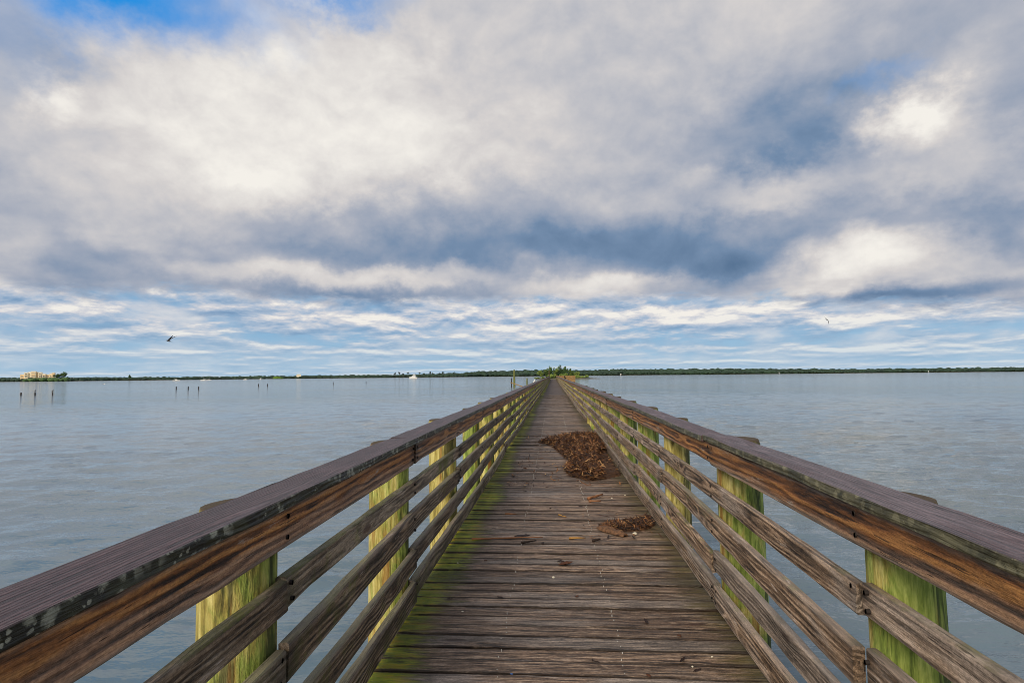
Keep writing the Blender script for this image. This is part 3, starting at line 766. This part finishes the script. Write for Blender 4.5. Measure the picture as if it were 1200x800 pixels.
for i, p in enumerate(small):
    leaf('leaf_scrap', p, .032 + .014 * (i % 3), .014 + .006 * (i % 2), i * 1.3, M['deadleaf2'] if i % 3 else M['deadleaf'], 'small dark scrap of dead leaf scattered on the deck planks', 'leaf scrap', .5, 'scraps of leaf on the deck', seed=20 + i)

def shell(px, s, label, group=None, mat='shell', seed=1):
    vs = []; fs = []; n = 8
    for i in range(4):
        a = i / 3 * math.pi / 2
        for j in range(n):
            b_ = 2 * math.pi * j / n; r_ = math.cos(a) * (1 + .12 * math.cos(b_ * 2 + seed))
            vs.append((s * r_ * math.cos(b_), s * .75 * r_ * math.sin(b_), s * .55 * math.sin(a)))
    for i in range(3):
        for j in range(n): fs.append((i * n + j, i * n + (j + 1) % n, (i + 1) * n + (j + 1) % n, (i + 1) * n + j))
    o = mesh_obj('shell' if mat == 'shell' else 'plastic_flake', vs, fs, M[mat], smooth=True); p = on_z(*px, DECK); o.location = (p.x, p.y, DECK + .002); o.rotation_euler = (0, 0, seed)
    return tag(o, label, 'shell' if mat == 'shell' else 'flake', group)
shell((744, 625.5), .03, 'yellowish white shell lying beside the piece of bark', seed=1)
shell((648.5, 676.5), .016, 'small white shell alone in the middle of the deck', seed=2)
for i, p in enumerate([(717, 583.5), (732.5, 580), (536.5, 659.5), (542, 716.5), (834.5, 769.5), (811.5, 781)]):
    shell(p, .013 if p[1] < 600 else .008, 'tiny white shell bit dropped on the deck planks', 'tiny shell bits on the deck', seed=3 + i)
o = shell((599, 788), .013, 'small blue plastic flake on the planks by a nail line', mat='blue', seed=2); o.scale = (1.6, 1, .25)

def bark_piece():
    rn = random.Random(4); a = on_z(702, 619, DECK); b = on_z(733, 629, DECK); vs = []; fs = []; n = 10; w = 7
    d = (b - a); s_ = d.cross(Vector((0, 0, 1))).normalized()
    for i in range(n + 1):
        t = i / n; wd = (.022 + .018 * math.sin(t * 3)) * rn.uniform(.75, 1.25)
        for j in range(w):
            u = j / (w - 1) * math.pi
            vs.append(tuple(d * t + s_ * wd * math.cos(u) * 1.2 + Vector((0, 0, .004 + wd * .75 * math.sin(u) * rn.uniform(.8, 1.15)))))
    for i in range(n):
        for j in range(w - 1): fs.append((i * w + j, i * w + j + 1, (i + 1) * w + j + 1, (i + 1) * w + j))
    o = mesh_obj('bark_piece', vs, fs, plain('bark_brown', (104, 74, 50), .85, .6, 40), loc=a)
    m_ = o.modifiers.new('thickness', 'SOLIDIFY'); m_.thickness = .012
    tag(o, 'curved piece of brown bark lying at the end of the small leaf patch', 'bark')
bark_piece()

# ------------------------------------------------------------------ birds
def perched_bird(name, loc, h, rz, mat, label):
    t = tag(empty(name, loc, rz), label, 'bird')
    m_ = MB()
    m_.tube([(-.42 * h, 0, .22 * h), (-.25 * h, 0, .30 * h), (-.05 * h, 0, .42 * h), (.08 * h, 0, .58 * h), (.12 * h, 0, .72 * h), (.14 * h, 0, .84 * h), (.20 * h, 0, .93 * h), (.27 * h, 0, .93 * h)],
            [.03 * h, .10 * h, .17 * h, .16 * h, .09 * h, .065 * h, .085 * h, .04 * h], 10)
    m_.build('body', mat, t, smooth=True)
    k = MB(); k.tube([(.25 * h, 0, .93 * h), (.42 * h, 0, .87 * h), (.50 * h, 0, .82 * h)], [.035 * h, .022 * h, .008 * h], 6); k.build('bill', M['darkstick'], t)
    for s_ in (-1, 1):
        k = MB(); k.tube([(0, s_ * .06 * h, .34 * h), (.0, s_ * .06 * h, 0.0)], [.03 * h, .018 * h], 6); k.build('leg', M['darkstick'], t)
        k = MB(); k.tube([(.05 * h, s_ * .13 * h, .60 * h), (-.12 * h, s_ * .17 * h, .42 * h), (-.42 * h, s_ * .07 * h, .20 * h)], [.05 * h, .08 * h, .015 * h], 8); k.build('wing', mat, t, smooth=True)
    return t
rp = at_y(661.5, 446, 54)
perched_bird('perched_bird', (RX + .08, 54, EYE - .423), .42, 2.6, M['bird_brown'], 'dark brown bird perched on the railing cap of the pier before the end platform')

def flying_bird(loc, span, heading, bank, pitch, wl, wr, mat_w, mat_b, label, sweep=0.0):
    """wl, wr: dihedral of the two wings in degrees"""
    t = tag(empty('flying_gull', loc), label, 'bird'); t.rotation_euler = (bank, pitch, heading)
    L = span * .42; m_ = MB()
    m_.tube([(L * .5, 0, 0), (L * .42, 0, .01), (L * .3, 0, .015), (L * .1, 0, 0), (-L * .2, 0, 0), (-L * .42, 0, .01), (-L * .55, 0, .01)], [L * .01, L * .055, L * .07, L * .12, L * .10, L * .05, L * .02], 8)
    m_.build('body', mat_b, t, smooth=True)
    for s_, dih in ((1, wl), (-1, wr)):
        n = 7; vs = []; fs = []; y_ = .0; z_ = .02; a = R(dih)
        for i in range(n):
            u = i / (n - 1); c = span * (.13 * (1 - u) ** .6 + .012); sx = L * .12 - span * .10 * max(0, u - .4) - sweep * span * u
            for dz_ in (0, span * .008 * (1 - u)):
                vs += [(sx + c * .5, s_ * y_, z_ + dz_), (sx - c * .5, s_ * y_, z_ + dz_)]
            y_ += math.cos(a) * span * .5 / (n - 1); z_ += math.sin(a) * span * .5 / (n - 1); a -= R(5)
        for i in range(n - 1):
            k = i * 4
            fs += [(k, k + 1, k + 5, k + 4), (k + 2, k + 6, k + 7, k + 3), (k, k + 4, k + 6, k + 2), (k + 1, k + 3, k + 7, k + 5)]
        mesh_obj('wing', vs, fs, mat_w, t, smooth=True)
    k = MB(); k.tube([(L * .49, 0, 0), (L * .60, 0, -.01)], [L * .02, L * .006], 6); k.build('bill', M['reed2'], t)
    tl = MB(); tl.add([(-L * .45, -.02, .01), (-L * .45, .02, .01), (-L * .68, .05 * span, .01), (-L * .68, -.05 * span, .01), (-L * .45, -.02, .02), (-L * .45, .02, .02), (-L * .68, .05 * span, .015), (-L * .68, -.05 * span, .015)],
                      [(0, 3, 2, 1), (4, 5, 6, 7), (0, 1, 5, 4), (1, 2, 6, 5), (2, 3, 7, 6), (3, 0, 4, 7)]); tl.build('tail', mat_w, t)
    return t
flying_bird(at_y(197.5, 399.5, 55), 1.45, R(178), R(2), R(-12), 80, 76, M['gull_dark'], M['gull_dark'], 'dark gull with wings raised gliding in the sky over the open bay', .36)
flying_bird(at_y(969, 374.5, 60), 1.1, R(35), R(42), R(10), 12, -14, M['gull_dark'], M['gull_white'], 'pale gull with arched wings high in the sky before the white cloud band')
flying_bird(at_y(86, 442.5, 120), 1.5, R(140), R(-20), R(15), 40, 46, M['gull_dark'], M['gull_white'], 'white bodied gull flying low before the shore trees beside the beach condominium')
flying_bird(at_y(122, 450, 130), 1.6, R(170), R(0), 0, 22, 22, M['gull_white'], M['gull_white'], 'white gull skimming the water past the perched bird piles')

# ------------------------------------------------------------------ old piles in the bay
def bay_pile(px, py, top_px, wpx, label, group=None, mat='pilebrown', name='mooring_pile'):
    p = on_z(px, py, 0.0); s_ = p.y / FPX; h = (py - top_px) * s_ * 1.02; r_ = max(.11, wpx * s_ / 2)
    m_ = MB(); rn = random.Random(int(px)); lean = rn.uniform(-.03, .03)
    m_.tube([(0, 0, -1.5), (lean * .2, 0, 0), (lean * .6, 0, h * .6), (lean, 0, h * .97), (lean, 0, h)], [r_ * 1.1, r_ * 1.05, r_, r_ * .95, r_ * .6], 10)
    return tag(m_.build(name, M[mat], loc=p), label, 'pile', group), h
o_, h_ = bay_pile(24.5, 463.6, 459.6, 1.5, 'bare dark pile in the row of three in the bay before the condominium')
for i, px in enumerate((41, 61.5)):
    o_, h_ = bay_pile(px, 463.4, 459.6, 1.5, ('middle dark pile of the row before the condominium, bird on top', 'end dark pile of the row before the condominium, bird on top')[i])
    perched_bird('perched_bird', o_.location + Vector((0, 0, h_)), .55, .2, M['bird_brown'], ('dark bird perched on the middle pile of the row', 'dark bird perched on the end pile of the row')[i])
for px in (206.5, 220.5, 232.8): bay_pile(px, 456.6, 452.6, 1.2, 'small dark pile standing in a row of three before the anchored sailboats', 'row of three bay piles')
for px in (303, 313.3): bay_pile(px, 452.6, 449.6, 1.0, 'small dark pile of the pair standing far out in the bay', 'pair of bay piles')
bay_pile(390.5, 450.5, 447.5, .8, 'lone thin dark pile far out before the wooded shore'); bay_pile(429, 449, 446.7, .8, 'tiny far dark pile nearest the white motor yacht')
M['greenpile'] = plain('mossy_pile', (108, 112, 58), .85, .3, 3)
bay_pile(602.8, 453.5, 433.5, 2.4, 'tall mossy piling standing in the water beside the pier', mat='greenpile')
bay_pile(599.4, 454, 443, 1.1, 'thin dark piling close beside the tall mossy piling', mat='pilebrown')
bay_pile(617.6, 450, 443, 1.6, 'short mossy piling between the tall piling and the pier railing', mat='greenpile')
a = at_y(598, 448, 138); b = at_y(613, 453, 138)
m_ = MB(); m_.tube([(0, 0, 0), tuple(b - a)], [.11, .11], 8); tag(m_.build('timber_pole', M['tan'], loc=a), 'pale sloping timber pole lashed across the tall mossy piling', 'pole')

# ------------------------------------------------------------------ boats
def loft_hull(L, W, Hh, sheer=.25):
    n = 9; vs = []; fs = []
    for i in range(n):
        t = i / (n - 1); x = (t - .5) * L; w = W / 2 * (1 - max(0, (t - .45) / .55) ** 2.2) * (.88 + .12 * min(1, t * 3)); top = Hh * (1 + sheer * t * t)
        vs += [(x, -w, top), (x, -w * .86, 0.12), (x, 0, -.35), (x, w * .86, 0.12), (x, w, top)]
    for i in range(n - 1):
        for j in range(4): fs.append((i * 5 + j, i * 5 + j + 1, (i + 1) * 5 + j + 1, (i + 1) * 5 + j))
        fs.append((i * 5 + 4, i * 5, (i + 1) * 5, (i + 1) * 5 + 4))
    fs.append((0, 1, 2, 3, 4))
    return vs, fs
def slab(m_, x0, x1, y0, y1, z0, z1, rake=0.0):
    m_.add([(x0, y0, z0), (x1, y0, z0), (x1, y1, z0), (x0, y1, z0), (x0 + rake * .3, y0 * .9, z1), (x1 - rake, y0 * .9, z1), (x1 - rake, y1 * .9, z1), (x0 + rake * .3, y1 * .9, z1)],
           [(0, 3, 2, 1), (4, 5, 6, 7), (0, 1, 5, 4), (1, 2, 6, 5), (2, 3, 7, 6), (3, 0, 4, 7)])
def motor_yacht(px, py, wpx, label, rz, name='motor_yacht'):
    p = on_z(px, py, 0.0); L = wpx * p.y / FPX; t = tag(empty(name, p, rz), label, 'boat')
    v, f = loft_hull(L, L * .3, L * .15, .35); mesh_obj('hull', v, f, M['white'], t)
    m_ = MB(); slab(m_, -L * .28, L * .22, -L * .11, L * .11, L * .15, L * .30, L * .1); m_.build('cabin', M['white'], t)
    m_ = MB(); slab(m_, -L * .22, L * .165, -L * .113, L * .113, L * .21, L * .26, L * .03); m_.build('window_band', M['glassdark'], t)
    m_ = MB(); slab(m_, -L * .25, L * .05, -L * .10, L * .10, L * .305, L * .38, L * .05); m_.build('flybridge', M['white'], t)
    m_ = MB(); slab(m_, -L * .24, L * .03, -L * .10, L * .10, L * .50, L * .53, 0); m_.build('hardtop', M['white'], t)
    for sx in (-.2, 0):
        for sy in (-.08, .08):
            m_ = MB(); m_.tube([(L * sx, L * sy, L * .37), (L * sx, L * sy, L * .505)], [L * .008] * 2, 6); m_.build('strut', M['alu'], t)
    return t
motor_yacht(484.5, 443.6, 11.5, 'white flybridge motor yacht on the water before the wooded shore', R(160))
def sailboat(px, py, wpx, label, rz, hullmat='white'):
    p = on_z(px, py, 0.0); L = wpx * p.y / FPX; t = tag(empty('sailboat', p, rz), label, 'boat')
    v, f = loft_hull(L, L * .28, L * .11, .3); mesh_obj('hull', v, f, M[hullmat], t)
    m_ = MB(); slab(m_, -L * .15, L * .22, -L * .08, L * .08, L * .11, L * .18, L * .06); m_.build('cabin', M['white'], t)
    m_ = MB(); m_.tube([(L * .08, 0, L * .1), (L * .08, 0, L * 1.15)], [L * .008, L * .005], 6); m_.build('mast', M['alu'], t)
    m_ = MB(); m_.tube([(L * .08, 0, L * .25), (-L * .32, 0, L * .24)], [L * .02, L * .016], 6); m_.build('boom', M['white'], t)
    return t
sailboat(206.5, 446.2, 8, 'white anchored sailboat straight behind the row of three small piles', R(10))
sailboat(239, 446.0, 7.5, 'white sailboat moored bow to stern with another sailboat', R(200))
sailboat(245, 445.4, 5, 'second white sailboat moored behind the stern of another sailboat', R(15))
sailboat(287.5, 445.0, 5.5, 'small white sailboat anchored alone between the moored pair and the tan boat', R(170))
motor_yacht(306, 444.6, 4.5, 'small pale tan topped boat anchored beside the bright green shore bush', R(80), 'cabin_boat')
t_ = motor_yacht(627, 447.5, 6.5, 'small white boat moored close beside the railing near the pier end', R(60), 'moored_boat')

# ------------------------------------------------------------------ far shore and island
def clump(m_, c, rx, ry, rz_, rn, sub=0):
    """a lumpy crown: jittered low sphere"""
    n, k = 9, 5; vs = []; fs = []
    vs.append((c[0], c[1], c[2] + rz_ * rn.uniform(.9, 1.2)))
    for i in range(1, k):
        th = math.pi * i / k
        for j in range(n):
            a = 2 * math.pi * j / n + i; q = rn.uniform(.72, 1.25)
            vs.append((c[0] + rx * math.sin(th) * math.cos(a) * q, c[1] + ry * math.sin(th) * math.sin(a) * q, c[2] + rz_ * math.cos(th) * rn.uniform(.8, 1.2)))
    for j in range(n): fs.append((0, 1 + j, 1 + (j + 1) % n))
    for i in range(k - 2):
        for j in range(n): fs.append((1 + i * n + j, 1 + (i + 1) * n + j, 1 + (i + 1) * n + (j + 1) % n, 1 + i * n + (j + 1) % n))
    m_.add(vs, fs)
SHORE = [(-500, 4.0), (0, 3.8), (100, 3.4), (200, 3.2), (330, 3.4), (420, 3.6), (470, 3.4), (540, 4.6), (560, 6.2), (640, 6.9), (760, 6.9), (850, 5.9), (1000, 4.4), (1200, 4.0), (1800, 4.2)]
def hpx(x):
    for (a, ha), (b, hb) in zip(SHORE, SHORE[1:]):
        if a <= x <= b: return ha + (hb - ha) * (x - a) / (b - a)
    return 4.0
HOR = lambda px: 439.3 - (px - 647) * .0100
land = MB(); wood_m = MB(); rn = random.Random(31)
azs = [-62 + i * .4 for i in range(311)]
def shore_r(a): return 1700 + 60 * math.sin(a * .21 + 1) + 30 * math.sin(a * .77)
lv = []; lf = []
for i, a in enumerate(azs):
    r_ = shore_r(a); s_, c_ = math.sin(R(a)), math.cos(R(a))
    lv += [(s_ * (r_ - 12), c_ * (r_ - 12), -.6), (s_ * r_, c_ * r_, .5), (s_ * (r_ + 40), c_ * (r_ + 40), 1.6), (s_ * (r_ + 1500), c_ * (r_ + 1500), 2.5)]
    if i:
        k = i * 4
        for j in range(3): lf.append((k - 4 + j, k + j, k + j + 1, k - 4 + j + 1))
tag(mesh_obj('far_shore', lv, lf, M['sand'], smooth=True), kind='structure')
a = -60.0
while a < 60:
    px = 600 + FPX * math.tan(R(max(-58, min(58, a + 4.06))))
    m_px = 2.55; top = hpx(px) * m_px * (1 + .18 * mnoise.noise(Vector((a * 1.7, 0, 2))) + .12 * mnoise.noise(Vector((a * 6.1, 0, 5))))
    for row in range(3):
        r_ = shore_r(a) + 6 + row * 26 + rn.uniform(-6, 6); aa = a + rn.uniform(-.08, .08)
        h = top * ((.62, .86, 1.0)[row]) * rn.uniform(.85, 1.08)
        cr = h * rn.uniform(.30, .55)
        clump(wood_m, (math.sin(R(aa)) * r_, math.cos(R(aa)) * r_, h * .52), cr * 1.2 + 2, cr * 1.2 + 2, h * .50, rn)
    a += .14
tag(wood_m.build('shore_woodland', M['forest'], smooth=False), 'continuous dark green woodland along the far shore of the bay', 'woodland', kind='stuff')

def leafy_crown(c, rx, ry, rz_, n, size, rn, nclump=9):
    """leaf-sized faces gathered in clumps through the crown's volume"""
    vs = []; fs = []; cl = []
    for _ in range(nclump):
        while True:
            u = Vector((rn.uniform(-1, 1), rn.uniform(-1, 1), rn.uniform(-.8, 1)))
            if u.length < 1: break
        cl.append((Vector((c[0] + u.x * rx * .8, c[1] + u.y * ry * .8, c[2] + u.z * rz_ * .8)), rn.uniform(.28, .5)))
    for _ in range(n):
        q, s_ = rn.choice(cl)
        d = Vector((rn.gauss(0, 1), rn.gauss(0, 1), rn.gauss(0, 1))).normalized() * (rn.random() ** .4)
        p = q + Vector((d.x * rx * s_, d.y * ry * s_, d.z * rz_ * s_ * 1.1))
        t = Vector((rn.gauss(0, 1), rn.gauss(0, 1), rn.gauss(0, .6))).normalized() * size * rn.uniform(.6, 1.3); b_ = t.orthogonal().normalized() * size * .5; k = len(vs)
        vs += [tuple(p - t), tuple(p + b_), tuple(p + t), tuple(p - b_)]; fs.append((k, k + 1, k + 2, k + 3))
    return vs, fs
def tree(name, loc, h, w, label, group=None, mat='mangrove', n=900, leafs=.22, trunk_frac=.45, seed=1, nclump=9):
    rn = random.Random(seed); t = tag(empty(name, loc), label, 'tree', group)
    m_ = MB(); lean = rn.uniform(-.06, .06) * h
    m_.tube([(0, 0, -.3), (lean * .3, 0, h * .25), (lean, 0, h * .6), (lean * 1.3, 0, h * .85)], [h * .035, h * .028, h * .018, h * .008], 7)
    for i in range(5):
        a = rn.uniform(0, 6.28); z0 = h * rn.uniform(.3, .6)
        m_.tube([(lean * z0 / h, 0, z0), (lean + math.cos(a) * w * .22, math.sin(a) * w * .22, z0 + h * .15), (lean + math.cos(a) * w * .38, math.sin(a) * w * .38, z0 + h * .26)], [h * .014, h * .009, h * .004], 5)
    m_.build('trunk', M['bark'], t)
    zc = h * (trunk_frac + 1) / 2
    v, f = leafy_crown((lean, 0, zc), w / 2, w / 2, h * (1 - trunk_frac) / 2, n, leafs, rn, nclump)
    mesh_obj('crown', v, f, M[mat], t)
    return t

# island behind the pier's end
IY = 420.0
il = []; ifc = []; n = 28
cx = at_y(662, 440, IY).x
for ring_, (q, z) in enumerate(((1.06, -.6), (.98, .25), (.7, .7), (.3, .9))):
    for j in range(n):
        a = 2 * math.pi * j / n; w = 1 + .12 * math.sin(3 * a + 1)
        il.append((cx + 24 * q * w * math.cos(a), IY + 11 * q * w * math.sin(a), z))
for k in range(3):
    for j in range(n): ifc.append((k * n + j, k * n + (j + 1) % n, (k + 1) * n + (j + 1) % n, (k + 1) * n + j))
ifc.append(tuple(3 * n + j for j in range(n)))
tag(mesh_obj('island', il, ifc, M['sand'], smooth=True), kind='structure')
rn = random.Random(77); uv = []; uf = []
for i in range(34):
    a = rn.uniform(0, 6.28); q = rn.uniform(.35, .98); x, y = cx + 23 * q * math.cos(a), IY + 9.5 * q * math.sin(a); e = abs(x - cx) / 24
    h = rn.uniform(1.6, 3.4) * (1.15 - .75 * e)
    v, f = leafy_crown((x, y, .5 + h * .55), 2.4, 2.4, h * .6, 420, .38, rn, 5); k = len(uv); uv += v; uf += [tuple(i_ + k for i_ in q_) for q_ in f]
tag(mesh_obj('island_undergrowth', uv, uf, M['mangrove']), 'low bright green mangrove undergrowth covering the small island', 'undergrowth', kind='stuff')
trees_px = [(633, 434.5, 5.0, 'mangrove', 'low rounded mangrove at the island end beside the tall pile'), (642, 431, 5.5, 'mangrove', 'light green tree behind the tall pile at the pier end'), (650, 429.5, 4.8, 'mangrove', 'slender light green tree in the middle of the island'),
            (656.5, 427.2, 5.2, 'mangrove2', 'tallest dark green tree on the small island'), (662, 429.5, 5.0, 'mangrove2', 'dark green tree beside the tallest island tree'), (669.5, 430.5, 5.2, 'mangrove', 'pale green rounded tree above the end platform'),
            (676, 435, 4.5, 'mangrove', 'small bushy tree beyond the end platform corner'), (646, 427.9, 3.0, 'mangrove2', 'thin dark tree top rising from the middle of the island')]
for i, (px, py, w, mt, lb) in enumerate(trees_px):
    q = at_y(px, py, IY + rn.uniform(-4, 4)); tree('island_tree', (q.x, q.y, .5), q.z - .5, w, lb, 'trees on the small island', mt, 1300, .30, .15, 50 + i, 12)

# pines standing up from the far woodland, shore trees by the condominium, a bright bush
for i, px in enumerate([463, 468, 473, 478, 492, 497, 504, 508, 515, 519, 526, 532]):
    rr_ = 1668; d = ray(px, HOR(px)); s_ = rr_ / math.hypot(d.x, d.y); q = Vector((d.x * s_, d.y * s_, .6))
    tree('pine_tree', q, 2.55 * (5.0 + .9 * math.sin(i * 2.3)) + 1, 7.5, 'tall thin pine rising above the far shore near the motor yacht', 'pines above the far shore', 'forest', 500, .75, .62, 90 + i, 5)
for i, (px, hp, w, lb) in enumerate([(66.5, 8.6, 15, 'broad tree beside the end of the condominium'), (74, 9.2, 14, 'taller tree past the condominium next to the broad tree'), (152, 5.0, 7, 'small dark tree standing alone above the shore woodland between condominium and sailboats')]):
    d = ray(px, HOR(px)); s_ = 1640 / math.hypot(d.x, d.y)
    tree('shore_tree', Vector((d.x * s_, d.y * s_, .5)), hp * 2.46, w, lb, None, 'mangrove2', 900, .9, .3, 120 + i, 9)
rn = random.Random(8); bm_ = MB()
for i in range(60):
    px = rn.uniform(26, 80); d = ray(px, HOR(px)); s_ = rn.uniform(1585, 1610) / math.hypot(d.x, d.y); h = rn.uniform(4.5, 8)
    clump(bm_, (d.x * s_, d.y * s_, h * .5), 5, 5, h * .55, rn)
tag(bm_.build('shore_mangroves', M['mangrove2']), 'low green mangroves along the water in front of the condominium', 'mangroves', kind='stuff')
d = ray(325, HOR(325)); s_ = 1610 / math.hypot(d.x, d.y)
bm_ = MB()
for i in range(9): clump(bm_, (-9 + i * 2.6, rn.uniform(-3, 3), 3.0 - abs(i - 3) * .25), 3.2, 3.2, 3.4 - abs(i - 3) * .3, rn)
tag(bm_.build('shore_bush', leaf_mat('bright_bush', (84, 116, 24), (132, 160, 50), scale=.1), loc=(d.x * s_, d.y * s_, .4)), 'bright yellow green bush on the shore beside the tan topped boat', 'bush')

# condominium
def condo():
    d = ray(45, HOR(45)); s_ = 1660 / math.hypot(d.x, d.y); base = Vector((d.x * s_, d.y * s_, 1.0))
    t = tag(empty('condominium', base, -math.atan2(d.x, d.y) - R(8)), 'cream and peach stepped condominium tower block on the far shore beyond the row of piles', 'building')
    blocks = [(-46, -36, 20, 'peach', 4), (-36, -27, 25, 'cream', 0), (-27, -20, 27, 'cream', 3), (-20, -7, 29.5, 'cream', -2), (-7, -1, 27, 'peach', 3), (-1, 7, 26.5, 'cream', 0), (8, 17, 21, 'cream', 1), (17, 27, 19, 'peach', 4), (27, 33, 23, 'cream', 1), (33, 40, 24.5, 'peach', 0)]
    for i, (x0, x1, h, mt, y0) in enumerate(blocks):
        x0 *= .70; x1 *= .70; h *= .72; y0 *= .7
        m_ = MB(); m_.box(x0 + .02, x1 - .02, y0, y0 + 16, -1, h); w_ = m_.build('wall_block', M[mt], t)
        m_ = MB(); m_.box(x0 + .3, x1 - .3, y0 + .3, y0 + 15.7, h, h + .9); m_.build('roof', M['cream'], w_)
        for fl in range(2, int(h / 3)):
            m_ = MB(); m_.box(x0 + 1.6, x1 - 1.6, y0 - .06, y0 + .2, fl * 3 + .7, fl * 3 + 2.2); m_.build('window', M['glassdark'] if (x1 - x0) < 7.5 and fl % 2 else M['peach'], w_)
            m_ = MB(); m_.box(x0 + 1.2, x1 - 1.2, y0 - .9, y0 - .08, fl * 3, fl * 3 + .6); m_.build('balcony', M['cream'], w_)
    return t
condo()
d = ray(350, HOR(350)); s_ = 1760 / math.hypot(d.x, d.y)
t = tag(empty('shore_house', (d.x * s_, d.y * s_, 1), -math.atan2(d.x, d.y)), 'pale pinkish low building rising above the shore woodland past the bright green bush', 'building')
m_ = MB(); m_.box(-6, 6, 0, 10, -1, 10.8); m_.build('wall', M['cream'], t)
m_ = MB(); m_.add([(-7, -1, 10.81), (7, -1, 10.81), (7, 11, 10.81), (-7, 11, 10.81), (-3, 5, 12), (3, 5, 12)], [(0, 1, 5, 4), (1, 2, 5), (2, 3, 4, 5), (3, 0, 4), (0, 3, 2, 1)]); m_.build('roof', M['cream'], t)
d = ray(1088, HOR(1088)); s_ = 900 / math.hypot(d.x, d.y)
for px, r_, lb in ((1088, 1500, 'white channel marker farthest along the shore from the pier end'), (913, 1300, 'thin white channel marker before the even woodland between two others'), (727.5, 900, 'small white channel marker past the end platform')):
    d = ray(px, HOR(px)); s_ = r_ / math.hypot(d.x, d.y)
    t = tag(empty('channel_marker', (d.x * s_, d.y * s_, 0)), lb, 'marker')
    m_ = MB(); m_.tube([(0, 0, -1), (0, 0, 3.6)], [.35, .3], 8); m_.build('pole', M['white'], t)
    m_ = MB(); m_.box(-.8, .8, -.38, -.32, 2.4, 4.0); m_.build('sign_board', M['white'], t)
